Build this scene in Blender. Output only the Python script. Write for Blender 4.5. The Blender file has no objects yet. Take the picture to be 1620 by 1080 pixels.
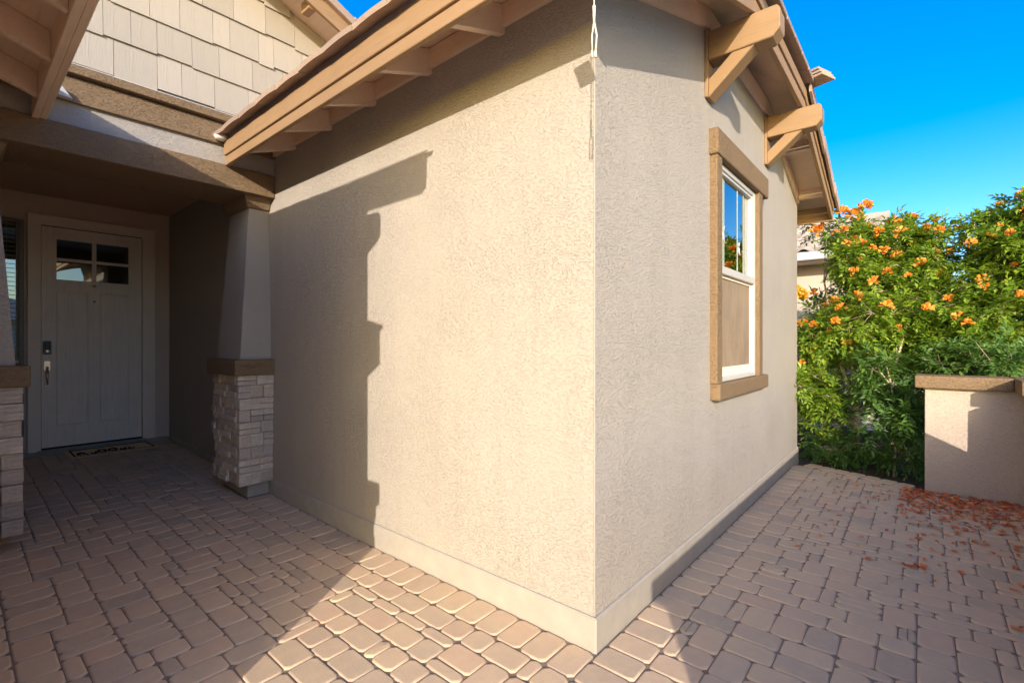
import bpy, bmesh, math, random
from mathutils import Vector, Matrix
R = math.radians
SC = bpy.context.scene
COL = SC.collection
random.seed(7)

# ------------------------------------------------------------------ camera, sky, sun, exposure
cam = bpy.data.cameras.new('camera')
cam.sensor_width = 36.0
cam.lens = 16.889
cam.clip_start = 0.02
cam.clip_end = 800
camo = bpy.data.objects.new('camera', cam)
COL.objects.link(camo)
camo.location = (0, 0, 1.37)
camo.rotation_euler = (R(90), 0, math.atan2(-0.7609, 0.6488))
SC.camera = camo

SUN_AZ = Vector((-1.0, -0.632, 0)).normalized()
SUN_EL = math.atan(0.30)
to_sun = SUN_AZ * math.cos(SUN_EL) + Vector((0, 0, math.sin(SUN_EL)))
world = bpy.data.worlds.new('World')
SC.world = world
world.use_nodes = True
wn = world.node_tree.nodes
wl = world.node_tree.links
wn.clear()
sky = wn.new('ShaderNodeTexSky')
sky.sky_type = 'NISHITA'
sky.sun_disc = False
sky.sun_elevation = SUN_EL
sky.sun_rotation = math.atan2(SUN_AZ.x, SUN_AZ.y)
sky.altitude = 0
sky.air_density = 1.0
sky.dust_density = 1.6
sky.ozone_density = 2.4
hsv = wn.new('ShaderNodeHueSaturation')
hsv.inputs['Saturation'].default_value = 1.56
hsv.inputs['Hue'].default_value = 0.514
bg = wn.new('ShaderNodeBackground')
bg.inputs['Strength'].default_value = 0.15
wo = wn.new('ShaderNodeOutputWorld')
wl.new(sky.outputs[0], hsv.inputs['Color'])
wl.new(hsv.outputs[0], bg.inputs['Color'])
wl.new(bg.outputs[0], wo.inputs['Surface'])

sun = bpy.data.lights.new('sun', 'SUN')
sun.energy = 2.4
sun.angle = R(0.5)
sun.color = (1.0, 0.89, 0.77)
suno = bpy.data.objects.new('sun', sun)
COL.objects.link(suno)
suno.rotation_euler = (-to_sun).to_track_quat('-Z', 'Y').to_euler()
suno.location = (-8, -6, 8)

SC.view_settings.view_transform = 'Standard'
SC.view_settings.look = 'None'
SC.view_settings.exposure = 1.38
SC.view_settings.gamma = 1.0
SC.view_settings.use_curve_mapping = False
SC.cycles.max_bounces = 14
SC.cycles.diffuse_bounces = 12
SC.cycles.transparent_max_bounces = 16

# ------------------------------------------------------------------ materials
MATS = {}
class NT:
    def __init__(self, name):
        self.m = bpy.data.materials.new(name)
        self.m.use_nodes = True
        self.t = self.m.node_tree
        self.n = self.t.nodes
        self.l = self.t.links
        self.b = self.n['Principled BSDF']
        self.tc = self.n.new('ShaderNodeTexCoord')
        MATS[name] = self.m
    def link(self, a, b): self.l.new(a, b)
    def mapping(self, sc=(1, 1, 1), src='Object', rot=(0, 0, 0)):
        mp = self.n.new('ShaderNodeMapping')
        mp.inputs['Scale'].default_value = sc
        mp.inputs['Rotation'].default_value = rot
        self.link(self.tc.outputs[src], mp.inputs['Vector'])
        return mp.outputs[0]
    def noise(self, vec, scale, detail=4, rough=0.55, dist=0.0):
        t = self.n.new('ShaderNodeTexNoise')
        t.inputs['Scale'].default_value = scale
        t.inputs['Detail'].default_value = detail
        t.inputs['Roughness'].default_value = rough
        t.inputs['Distortion'].default_value = dist
        if vec is not None: self.link(vec, t.inputs['Vector'])
        return t.outputs['Fac']
    def ramp(self, fac, stops):
        r = self.n.new('ShaderNodeValToRGB')
        e = r.color_ramp.elements
        while len(e) < len(stops): e.new(0.5)
        for el, (p, c) in zip(e, stops):
            el.position = p
            el.color = (c[0], c[1], c[2], 1) if hasattr(c, '__len__') else (c, c, c, 1)
        self.link(fac, r.inputs[0])
        return r.outputs[0]
    def math(self, op, a, b):
        n = self.n.new('ShaderNodeMath'); n.operation = op
        for i, v in enumerate((a, b)):
            if isinstance(v, (int, float)): n.inputs[i].default_value = v
            else: self.link(v, n.inputs[i])
        return n.outputs[0]
    def mix(self, fac, a, b, mode='MIX'):
        n = self.n.new('ShaderNodeMix'); n.data_type = 'RGBA'; n.blend_type = mode
        for i, v in ((0, fac), (6, a), (7, b)):
            if isinstance(v, (int, float)): n.inputs[i].default_value = v
            elif isinstance(v, tuple): n.inputs[i].default_value = (v[0], v[1], v[2], 1)
            else: self.link(v, n.inputs[i])
        return n.outputs[2]
    def bump(self, h, dist, strength=1.0, prev=None):
        b = self.n.new('ShaderNodeBump')
        b.inputs['Distance'].default_value = dist
        b.inputs['Strength'].default_value = strength
        self.link(h, b.inputs['Height'])
        if prev is not None: self.link(prev, b.inputs['Normal'])
        return b.outputs[0]
    def out(self, col=None, normal=None, rough=0.8, spec=0.3, metal=0.0):
        if col is not None:
            if isinstance(col, tuple): self.b.inputs['Base Color'].default_value = (*col, 1)
            else: self.link(col, self.b.inputs['Base Color'])
        if normal is not None: self.link(normal, self.b.inputs['Normal'])
        self.b.inputs['Roughness'].default_value = rough
        self.b.inputs['Specular IOR Level'].default_value = spec
        self.b.inputs['Metallic'].default_value = metal
        return self.m
    def rnd(self):
        oi = self.n.new('ShaderNodeObjectInfo')
        ge = self.n.new('ShaderNodeNewGeometry')
        s = self.math('ADD', oi.outputs['Random'], ge.outputs['Random Per Island'])
        return self.math('FRACT', s, 0.0)

def stucco(name, col, depth=0.004, amount=1.0, scale=1.0):
    k = NT(name)
    # troweled lace: plateaus with worm-like, mostly horizontal ragged edges
    warp = k.n.new('ShaderNodeTexNoise')
    warp.inputs['Scale'].default_value = 16 * scale
    warp.inputs['Detail'].default_value = 2
    k.link(k.tc.outputs['Object'], warp.inputs['Vector'])
    va = k.n.new('ShaderNodeVectorMath'); va.operation = 'SCALE'
    k.link(warp.outputs['Color'], va.inputs[0]); va.inputs['Scale'].default_value = 0.035
    vb = k.n.new('ShaderNodeVectorMath'); vb.operation = 'ADD'
    k.link(k.tc.outputs['Object'], vb.inputs[0]); k.link(va.outputs[0], vb.inputs[1])
    mp = k.n.new('ShaderNodeMapping'); mp.inputs['Scale'].default_value = (1, 1, 2.5)
    k.link(vb.outputs[0], mp.inputs['Vector'])
    a = k.noise(mp.outputs[0], 52 * scale, 2.5, 0.55, 0.4)
    pl = k.ramp(a, [(0.40, 0.0), (0.455, 0.8), (0.60, 1.0), (0.66, 0.72)])
    fine = k.noise(k.mapping((1, 1, 1.2)), 190 * scale, 3, 0.7)
    patch = k.ramp(k.noise(k.mapping((0.8, 0.8, 0.8)), 2.4, 4), [(0.30, 0.42), (0.62, 1.0)])
    h = k.math('MULTIPLY', pl, patch)
    n1 = k.bump(h, depth, amount)
    n2 = k.bump(fine, depth * 0.30, 0.7 * amount, n1)
    big = k.noise(k.mapping((0.9, 0.9, 0.5)), 1.3, 4, 0.6)
    streak = k.noise(k.mapping((5, 5, 0.35)), 2.2, 3, 0.6)
    c = k.mix(big, tuple(v * 0.93 for v in col), tuple(min(1, v * 1.05) for v in col))
    c = k.mix(k.ramp(streak, [(0.5, 0.0), (0.78, 0.16)]), c, tuple(v * f for v, f in zip(col, (0.74, 0.7, 0.66))))
    c = k.mix(k.ramp(pl, [(0.0, 0.07), (0.55, 0.0)]), c, tuple(v * f for v, f in zip(col, (0.72, 0.68, 0.62))))
    return k.out(c, n2, 0.92, 0.15)

def painted_wood(name, col, axis='Y', grain=0.8, rough=0.6):
    k = NT(name)
    s = {'X': (2, 40, 40), 'Y': (40, 2, 40), 'Z': (40, 40, 2)}[axis]
    g = k.noise(k.mapping(s), 1.6, 5, 0.65, 0.6)
    n = k.bump(g, 0.002, grain)
    big = k.noise(k.mapping((1, 1, 1)), 3.5, 4, 0.6)
    c = k.mix(big, tuple(v * 0.86 for v in col), tuple(min(1, v * 1.1) for v in col))
    c = k.mix(k.ramp(g, [(0.3, 0.4), (0.5, 0.0)]), c, tuple(v * 0.62 for v in col))
    return k.out(c, n, rough, 0.35)

def plain(name, col, rough=0.6, spec=0.4, metal=0.0, var=0.06, nscale=9, bump=0.0):
    k = NT(name)
    nz = k.noise(k.mapping((1, 1, 1)), nscale, 4, 0.6)
    c = k.mix(nz, tuple(v * (1 - var) for v in col), tuple(min(1, v * (1 + var)) for v in col))
    n = k.bump(k.noise(k.mapping((1, 1, 1)), nscale * 12, 3, 0.6), 0.001, bump) if bump else None
    return k.out(c, n, rough, spec, metal)

STUCCO = (0.40, 0.358, 0.305)
stucco('stucco_cream', STUCCO, 0.0032)
stucco('stucco_lightened', (0.72, 0.58, 0.45), 0.0026)  # same house stucco, colour lightened to lift the porch shade
stucco('stucco_brown', (0.235, 0.160, 0.092), 0.006, 1.0, 0.9)
stucco('stucco_ceiling', (0.52, 0.37, 0.25), 0.0015, 0.7)
stucco('stucco_low_wall', (0.50, 0.41, 0.325), 0.003)
plain('foundation', (0.365, 0.33, 0.28), 0.9, 0.15, 0, 0.17, 9, 0.6)
plain('corner_bead', (0.34, 0.305, 0.26), 0.9, 0.1)
painted_wood('wood_y', (0.32, 0.20, 0.102), 'Y')
painted_wood('wood_x', (0.32, 0.20, 0.102), 'X')
painted_wood('wood_soffit', (0.74, 0.57, 0.43), 'Y', 0.25)
painted_wood('wood_door', (0.88, 0.76, 0.62), 'Z', 0.12, 0.45)
plain('casing_paint', (0.86, 0.72, 0.57), 0.5)
plain('white_vinyl', (0.52, 0.50, 0.46), 0.4, 0.5, 0, 0.03)
plain('gray_alu', (0.22, 0.19, 0.15), 0.5, 0.5)
plain('blind_slat', (0.34, 0.27, 0.19), 0.6)
plain('blind_white', (0.36, 0.42, 0.33), 0.5)
plain('dark_rubber', (0.015, 0.013, 0.012), 0.8)
plain('interior', (0.03, 0.027, 0.024), 0.9)
plain('nickel', (0.72, 0.56, 0.42), 0.32, 0.5, 1.0)
plain('black_plastic', (0.012, 0.012, 0.013), 0.3)
plain('cord_white', (0.72, 0.64, 0.52), 0.5)
plain('mortar', (0.66, 0.60, 0.54), 0.9, 0.1, 0, 0.15, 30, 0.6)
plain('underlayment', (0.27, 0.22, 0.20), 0.9, 0.1, 0, 0.2, 20)
plain('roof_deck', (0.30, 0.2, 0.14), 0.8)

def shingle_mat():
    k = NT('shingle_cement')
    r = k.rnd()
    g = k.noise(k.mapping((55, 55, 3.2)), 1.3, 5, 0.65, 1.2)
    n = k.bump(g, 0.004, 0.65)
    c = k.mix(r, (0.38, 0.335, 0.27), (0.45, 0.395, 0.32))
    c = k.mix(k.ramp(g, [(0.32, 0.35), (0.48, 0.0)]), c, (0.33, 0.27, 0.21))
    k.out(c, n, 0.75, 0.25)
shingle_mat()

def stone_mat():
    k = NT('stacked_stone')
    r = k.rnd()
    base = k.ramp(r, [(0.0, (0.64, 0.54, 0.42)), (0.3, (0.84, 0.72, 0.57)), (0.55, (0.54, 0.46, 0.385)),
                      (0.8, (0.80, 0.65, 0.49)), (1.0, (0.46, 0.40, 0.335))])
    lay = k.noise(k.mapping((5, 5, 34)), 1.2, 5, 0.65, 1.0)
    spot = k.noise(k.mapping((1, 1, 1)), 14, 5, 0.65)
    c = k.mix(k.ramp(spot, [(0.42, 0.0), (0.68, 0.55)]), base, (0.36, 0.30, 0.26))
    c = k.mix(k.ramp(lay, [(0.30, 0.5), (0.45, 0.0)]), c, (0.27, 0.215, 0.17))
    n1 = k.bump(lay, 0.022, 1.0)
    n2 = k.bump(k.noise(k.mapping((1, 1, 1)), 70, 4, 0.7), 0.003, 0.7, n1)
    k.out(c, n2, 0.9, 0.15)
stone_mat()

def paver_mat():
    k = NT('paver_concrete')
    r = k.rnd()
    base = k.ramp(r, [(0.0, (0.52, 0.41, 0.33)), (0.22, (0.58, 0.445, 0.35)), (0.42, (0.47, 0.385, 0.32)),
                      (0.6, (0.58, 0.455, 0.345)), (0.8, (0.56, 0.41, 0.325)), (1.0, (0.42, 0.355, 0.30))])
    ge = k.n.new('ShaderNodeNewGeometry')
    big = k.noise(ge.outputs['Position'], 2.3, 4, 0.6)
    mid = k.noise(ge.outputs['Position'], 13, 5, 0.65)
    fin = k.noise(ge.outputs['Position'], 150, 3, 0.7)
    c = k.mix(k.ramp(big, [(0.35, 0.0), (0.7, 0.28)]), base, (0.45, 0.36, 0.295))
    c = k.mix(k.ramp(mid, [(0.45, 0.0), (0.72, 0.35)]), c, (0.66, 0.52, 0.39))
    c = k.mix(k.ramp(fin, [(0.28, 0.4), (0.42, 0.0)]), c, (0.33, 0.26, 0.21))
    c = k.mix(1.0, c, (1.08, 1.03, 0.88), 'MULTIPLY')
    n1 = k.bump(mid, 0.004, 0.5)
    n2 = k.bump(fin, 0.0016, 0.8, n1)
    k.out(c, n2, 0.88, 0.2)
paver_mat()

def sand_mat():
    k = NT('joint_sand')
    f = k.noise(k.mapping((1, 1, 1)), 240, 3, 0.7)
    b = k.noise(k.mapping((1, 1, 1)), 7, 4, 0.6)
    c = k.mix(f, (0.19, 0.145, 0.11), (0.38, 0.30, 0.23))
    c = k.mix(k.ramp(b, [(0.4, 0.0), (0.7, 0.5)]), c, (0.14, 0.11, 0.085))
    k.out(c, k.bump(f, 0.003, 0.8), 0.95, 0.1)
sand_mat()

def soil_mat(name, a, b_):
    k = NT(name)
    f = k.noise(k.mapping((1, 1, 1)), 40, 6, 0.7)
    g = k.noise(k.mapping((1, 1, 1)), 2.0, 4, 0.6)
    c = k.mix(f, a, b_)
    c = k.mix(k.ramp(g, [(0.4, 0.0), (0.7, 0.4)]), c, tuple(v * 0.6 for v in a))
    k.out(c, k.bump(f, 0.03, 0.8), 0.95, 0.1)
soil_mat('bed_soil', (0.055, 0.04, 0.028), (0.16, 0.115, 0.08))
soil_mat('desert_gravel', (0.42, 0.35, 0.27), (0.56, 0.47, 0.37))

def tile_mat(name, a, b_):
    k = NT(name)
    r = k.rnd()
    c = k.mix(r, a, b_)
    m = k.noise(k.mapping((1, 1, 1)), 16, 5, 0.65)
    c = k.mix(k.ramp(m, [(0.42, 0.0), (0.7, 0.45)]), c, tuple(v * 0.62 for v in a))
    k.out(c, k.bump(k.noise(k.mapping((1, 1, 1)), 90, 4, 0.7), 0.003, 0.7), 0.9, 0.15)
tile_mat('tile_tan', (0.46, 0.335, 0.245), (0.36, 0.265, 0.21))
tile_mat('tile_gray', (0.34, 0.29, 0.25), (0.44, 0.37, 0.31))

def glass_mat(name, tint, minrefl, see=1.0, gloss=(0.9, 0.95, 0.95)):
    k = NT(name)
    k.n.remove(k.b)
    o = k.n['Material Output']
    tr = k.n.new('ShaderNodeBsdfTransparent'); tr.inputs[0].default_value = (*tint, 1)
    gl = k.n.new('ShaderNodeBsdfGlossy'); gl.inputs['Roughness'].default_value = 0.012
    gl.inputs['Color'].default_value = (*gloss, 1)
    wob = k.noise(k.mapping((1, 1, 1)), 2.2, 1, 0.4)
    bmp = k.bump(wob, 0.006, 0.35)
    k.link(bmp, gl.inputs['Normal'])
    fr = k.n.new('ShaderNodeFresnel'); fr.inputs['IOR'].default_value = 1.6
    f = k.math('MINIMUM', k.math('ADD', fr.outputs[0], minrefl), 1.0)
    mx = k.n.new('ShaderNodeMixShader')
    k.link(f, mx.inputs[0]); k.link(tr.outputs[0], mx.inputs[1]); k.link(gl.outputs[0], mx.inputs[2])
    k.link(mx.outputs[0], o.inputs['Surface'])
glass_mat('glass_window', (0.55, 0.68, 0.62), 0.22)
glass_mat('glass_door', (0.25, 0.25, 0.25), 0.14)

def screen_mat():
    k = NT('insect_screen')
    nz = k.noise(k.mapping((6, 6, 2.5)), 1.0, 4, 0.6)
    c = k.mix(k.ramp(nz, [(0.35, 0.0), (0.7, 0.7)]), (0.33, 0.245, 0.16), (0.20, 0.15, 0.105))
    k.out(c, None, 0.8, 0.2)
    k.b.inputs['Alpha'].default_value = 0.93
screen_mat()

def leaf_mat(name, a, b_, c_, trans=0.35):
    k = NT(name)
    r = k.rnd()
    c = k.ramp(r, [(0.0, a), (0.55, b_), (0.9, c_), (1.0, c_)])
    o = k.n['Material Output']
    k.out(c, None, 0.45, 0.35)
    tl = k.n.new('ShaderNodeBsdfTranslucent')
    k.link(k.mix(0.5, c, (0.30, 0.40, 0.03)), tl.inputs['Color'])
    mx = k.n.new('ShaderNodeMixShader'); mx.inputs[0].default_value = trans
    k.link(k.b.outputs[0], mx.inputs[1]); k.link(tl.outputs[0], mx.inputs[2])
    k.link(mx.outputs[0], o.inputs['Surface'])
leaf_mat('leaf_bright', (0.10, 0.20, 0.018), (0.20, 0.33, 0.028), (0.34, 0.44, 0.05), 0.42)
leaf_mat('leaf_dark', (0.055, 0.13, 0.028), (0.085, 0.18, 0.035), (0.13, 0.23, 0.045), 0.3)
leaf_mat('petal_orange', (0.80, 0.22, 0.025), (0.88, 0.33, 0.045), (0.90, 0.45, 0.10), 0.3)
leaf_mat('petal_yellow', (0.80, 0.42, 0.03), (0.85, 0.50, 0.04), (0.85, 0.58, 0.09), 0.3)
leaf_mat('petal_fallen', (0.38, 0.07, 0.03), (0.62, 0.12, 0.04), (0.80, 0.24, 0.06), 0.15)
painted_wood('bark', (0.54, 0.42, 0.31), 'Z', 1.0, 0.9)
plain('coir', (0.74, 0.54, 0.33), 0.95, 0.05, 0, 0.2, 60, 0.8)
plain('coir_dark', (0.02, 0.017, 0.015), 0.95, 0.05)
plain('asphalt', (0.05, 0.05, 0.05), 0.9, 0.2, 0, 0.15, 6, 0.5)
plain('far_stucco', (0.55, 0.45, 0.35), 0.9, 0.15)
plain('garage_paint', (0.62, 0.56, 0.47), 0.6)

# ------------------------------------------------------------------ mesh and object helpers
class MB:
    def __init__(self): self.bm = bmesh.new()
    def poly(self, pts, smooth=False):
        vs = [self.bm.verts.new(p) for p in pts]
        f = self.bm.faces.new(vs); f.smooth = smooth
        return f
    def box(self, x0, x1, y0, y1, z0, z1, bev=0.0, seg=1):
        return self.hexa([(x0, y0, z0), (x1, y0, z0), (x1, y1, z0), (x0, y1, z0),
                          (x0, y0, z1), (x1, y0, z1), (x1, y1, z1), (x0, y1, z1)], bev, seg)
    def hexa(self, p, bev=0.0, seg=1):
        v = [self.bm.verts.new(q) for q in p]
        fs = [self.bm.faces.new([v[i] for i in q]) for q in
              ((0, 3, 2, 1), (4, 5, 6, 7), (0, 1, 5, 4), (1, 2, 6, 5), (2, 3, 7, 6), (3, 0, 4, 7))]
        if bev > 0:
            es = list({e for f in fs for e in f.edges})
            bmesh.ops.bevel(self.bm, geom=es, offset=bev, segments=seg, profile=0.5, affect='EDGES')
        return self
    def obox(self, c, ax, ay, az, hx, hy, hz, bev=0.0):
        c = Vector(c); ax = Vector(ax).normalized() * hx; ay = Vector(ay).normalized() * hy; az = Vector(az).normalized() * hz
        P = [c + sx * ax + sy * ay + sz * az for sz in (-1, 1) for sx, sy in ((-1, -1), (1, -1), (1, 1), (-1, 1))]
        return self.hexa(P, bev)
    def prism(self, poly, d, bev=0.0):
        """closed polygon (3-D points) pushed along vector d"""
        d = Vector(d)
        a = [self.bm.verts.new(p) for p in poly]
        b = [self.bm.verts.new(Vector(p) + d) for p in poly]
        n = len(poly)
        fs = [self.bm.faces.new(a[::-1]), self.bm.faces.new(b)]
        for i in range(n): fs.append(self.bm.faces.new((a[i], a[(i + 1) % n], b[(i + 1) % n], b[i])))
        if bev > 0:
            es = list({e for f in fs for e in f.edges})
            bmesh.ops.bevel(self.bm, geom=es, offset=bev, segments=1, profile=0.5, affect='EDGES')
        return self
    def tube(self, pts, rad, n=6, cap=True):
        pts = [Vector(p) for p in pts]
        if not hasattr(rad, '__len__'): rad = [rad] * len(pts)
        rings = []
        for i, p in enumerate(pts):
            t = (pts[min(i + 1, len(pts) - 1)] - pts[max(i - 1, 0)]).normalized()
            up = Vector((0, 0, 1)) if abs(t.z) < 0.95 else Vector((1, 0, 0))
            a = t.cross(up).normalized(); b = t.cross(a)
            rings.append([self.bm.verts.new(p + (a * math.cos(2 * math.pi * k / n) + b * math.sin(2 * math.pi * k / n)) * rad[i]) for k in range(n)])
        for i in range(len(rings) - 1):
            for k in range(n):
                f = self.bm.faces.new((rings[i][k], rings[i][(k + 1) % n], rings[i + 1][(k + 1) % n], rings[i + 1][k])); f.smooth = True
        if cap:
            self.bm.faces.new(rings[0]); self.bm.faces.new(rings[-1][::-1])
        return self
    def lathe(self, c, prof, axis='Z', n=14):
        c = Vector(c); rings = []
        for r, h in prof:
            ring = []
            for k in range(n):
                a = 2 * math.pi * k / n
                if axis == 'Z': q = Vector((r * math.cos(a), r * math.sin(a), h))
                elif axis == 'Y': q = Vector((r * math.cos(a), h, r * math.sin(a)))
                else: q = Vector((h, r * math.cos(a), r * math.sin(a)))
                ring.append(self.bm.verts.new(c + q))
            rings.append(ring)
        for i in range(len(rings) - 1):
            for k in range(n):
                f = self.bm.faces.new((rings[i][k], rings[i][(k + 1) % n], rings[i + 1][(k + 1) % n], rings[i + 1][k])); f.smooth = True
        self.bm.faces.new(rings[0]); self.bm.faces.new(rings[-1])
        return self
    def mesh(self, name, mat, origin=(0, 0, 0), recalc=True):
        if recalc: bmesh.ops.recalc_face_normals(self.bm, faces=self.bm.faces)
        me = bpy.data.meshes.new(name)
        o = Vector(origin)
        for v in self.bm.verts: v.co -= o
        self.bm.to_mesh(me); self.bm.free()
        for m in (mat if isinstance(mat, (list, tuple)) else [mat]): me.materials.append(MATS[m])
        return me

WLOC = {}
def put(name, data, parent=None, loc=(0, 0, 0), rot=None):
    """link an object whose WORLD location is loc"""
    o = bpy.data.objects.new(name, data)
    COL.objects.link(o)
    loc = Vector(loc)
    WLOC[o.name] = loc
    if parent is not None:
        o.parent = parent
        o.location = loc - WLOC[parent.name]
    else: o.location = loc
    if rot is not None: o.rotation_euler = rot
    return o
def part(name, mb, mat, parent, origin=None, label=None, kind=None):
    if origin is None: origin = WLOC[parent.name] if parent is not None else (0, 0, 0)
    o = put(name, mb.mesh(name, mat, origin), parent, origin)
    if label: o['label'] = label
    if kind: o['kind'] = kind
    return o
def thing(name, loc, label, cat, group=None):
    o = put(name, None, None, loc)
    o.empty_display_size = 0.2
    tag(o, label, cat, group)
    return o
def tag(o, label, cat, group=None):
    o['label'] = label; o['category'] = cat
    if group: o['group'] = group
    return o
def struct(name, mb, mat, parent=None, origin=(0, 0, 0)):
    o = part(name, mb, mat, parent, origin)
    o['kind'] = 'structure'
    return o
def U(a, b): return random.uniform(a, b)

# ------------------------------------------------------------------ main dimensions (metres)
AX, BY = 1.862, 1.105          # planes of the two sunlit walls, which meet at the corner
BX = 6.42                      # far end of the window wall
DY = 7.445                     # porch wall with the door
LX, LY = -0.06, 1.672          # other wing: its courtyard wall and its front wall
SL = 0.35                      # roof slope
FX, RY = 1.46, 0.80            # eave fascia and rake fascia of the near wing
LFX = 0.345                    # eave fascia of the other wing
FB, FT = 2.80, 2.985           # fascia bottom and top
def gz(y): return 0.0245 * max(0.0, y - 3.1)      # paving rises gently towards the door

# ------------------------------------------------------------------ ground
g = MB(); g.poly([(-300, -300, -0.09), (300, -300, -0.09), (300, 300, -0.09), (-300, 300, -0.09)])
struct('ground', g, 'desert_gravel')
g = MB(); g.poly([(-120, -19, -0.082), (120, -19, -0.082), (120, -11, -0.082), (-120, -11, -0.082)])
struct('street', g, 'asphalt')
# planting bed with a rough surface
g = MB()
nx, ny = 26, 24
grid = [[None] * (ny + 1) for _ in range(nx + 1)]
for i in range(nx + 1):
    for j in range(ny + 1):
        x = 5.7 + 3.6 * i / nx; y = -2.2 + 5.0 * j / ny
        grid[i][j] = g.bm.verts.new((x, y, -0.045 + U(-0.015, 0.02) + 0.03 * max(0, min(1, (x - 6.2)))))
for i in range(nx):
    for j in range(ny):
        f = g.bm.faces.new((grid[i][j], grid[i + 1][j], grid[i + 1][j + 1], grid[i][j + 1])); f.smooth = True
struct('planting_bed', g, 'bed_soil')

# ------------------------------------------------------------------ paving
p = MB()
ys = [-0.95, 3.1, 7.46]
for a, b in zip(ys[:-1], ys[1:]):
    p.poly([(-2.2, a, gz(a) - 0.013), (6.4 if a < 0 else 1.9, a, gz(a) - 0.013), (6.4 if a < 0 else 1.9, b, gz(b) - 0.013), (-2.2, b, gz(b) - 0.013)])
p.bm.free(); p = MB()
p.poly([(-2.2, -0.95, -0.0068), (5.82, -0.95, -0.0068), (5.82, 0.08, -0.0068), (6.16, 0.95, -0.0068), (6.16, 1.12, -0.0068), (1.87, 1.12, -0.0068), (1.87, 3.1, -0.0068), (-2.2, 3.1, -0.0068)])
p.poly([(-2.2, 3.1, -0.0068), (1.87, 3.1, -0.0068), (1.87, 7.46, gz(7.46) - 0.013), (-2.2, 7.46, gz(7.46) - 0.013)])
paving = struct('paving', p, 'joint_sand')

MOD = 0.0667
pavers = []       # (cx, cy, wx, wy)
gx0, gy0 = 1.645 - 60 * MOD, 0.884 - 28 * MOD
NX, NY = 130, 130
def cell_ok(i, j):
    x = gx0 + (i + 0.5) * MOD; y = gy0 + (j + 0.5) * MOD
    if y < -0.66 or y > 7.40: return False
    if x < 0.15 and y > 1.65: return False
    if x < -1.9: return False
    if x > 1.645 and y > 0.884: return False
    if y < 0.884:
        lim = 5.80 if y < 0.05 else 5.80 + (y - 0.05) * 0.35
        if x > lim: return False
    return True
occ = [[not cell_ok(i, j) for j in range(NY)] for i in range(NX)]
rp = random.Random(11)
shapes = [((2, 3), 0.34), ((3, 2), 0.30), ((2, 2), 0.20), ((3, 1), 0.09), ((1, 3), 0.07), ((2, 1), 0.05), ((1, 2), 0.05)]
def fits(i, j, w, h):
    return i + w <= NX and j + h <= NY and all(not occ[a][b] for a in range(i, i + w) for b in range(j, j + h))
for j in range(NY):
    for i in range(NX):
        if occ[i][j]: continue
        cand = [(s, w) for s, w in shapes if fits(i, j, *s)]
        # avoid leaving single-cell slivers
        good = []
        for (w, h), wt in cand:
            nxt = i + w
            sliver = nxt < NX and not occ[nxt][j] and (nxt + 1 >= NX or occ[nxt + 1][j])
            good.append(((w, h), wt * (0.12 if sliver else 1)))
        if good:
            w, h = rp.choices([s for s, _ in good], [t for _, t in good])[0]
        else: w, h = 1, 1
        for a in range(i, i + w):
            for b in range(j, j + h): occ[a][b] = True
        pavers.append((gx0 + (i + w / 2) * MOD, gy0 + (j + h / 2) * MOD, w * MOD, h * MOD, 0.0))
# soldier courses along both walls, along the other wing and along the planting bed
y = BY - 0.02 + 0.0715
yy = 1.085 + 0.0715
while yy < 7.35:
    if not (4.37 < yy < 4.99): pavers.append((1.745, yy, 0.2, 0.143, 0.0))
    yy += 0.1435
xx = 1.645 + 0.0715
while xx < 6.08:
    pavers.append((xx, 0.985, 0.143, 0.2, 0.0)); xx += 0.1435
yy = 1.70
while yy < 4.25:
    pavers.append((0.0776, yy, 0.2, 0.143, 0.0)); yy += 0.1435
for k in range(7):
    t = (k + 0.5) / 7
    pavers.append((5.90 + 0.33 * t, 0.06 + 0.92 * t, 0.17, 0.132, -0.34))
from bpy_extras.object_utils import world_to_camera_view
bpy.context.view_layer.update()
def to_px(v):
    c, s = 0.6488, 0.7609
    X = v[0] * c - v[1] * s; Z = v[0] * s + v[1] * c
    if Z < 0.05: return None
    return (810 + 760 * X / Z, 540 - 760 * (v[2] - 1.37) / Z)
def seen_area(cx, cy, wx, wy):
    q = []
    for sx, sy in ((-1, -1), (1, -1), (1, 1), (-1, 1)):
        t = to_px((cx + sx * wx / 2, cy + sy * wy / 2, gz(cy)))
        if t is None: return 0
        q.append(t)
    mx = sum(t[0] for t in q) / 4; my = sum(t[1] for t in q) / 4
    if mx < -60 or mx > 1680 or my > 1150: return 0
    # hidden behind the house corner or the stone column
    if cx < 0.35 and cy > 4.3: return 0
    return abs(sum(q[i][0] * q[(i + 1) % 4][1] - q[(i + 1) % 4][0] * q[i][1] for i in range(4))) / 2
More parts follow.
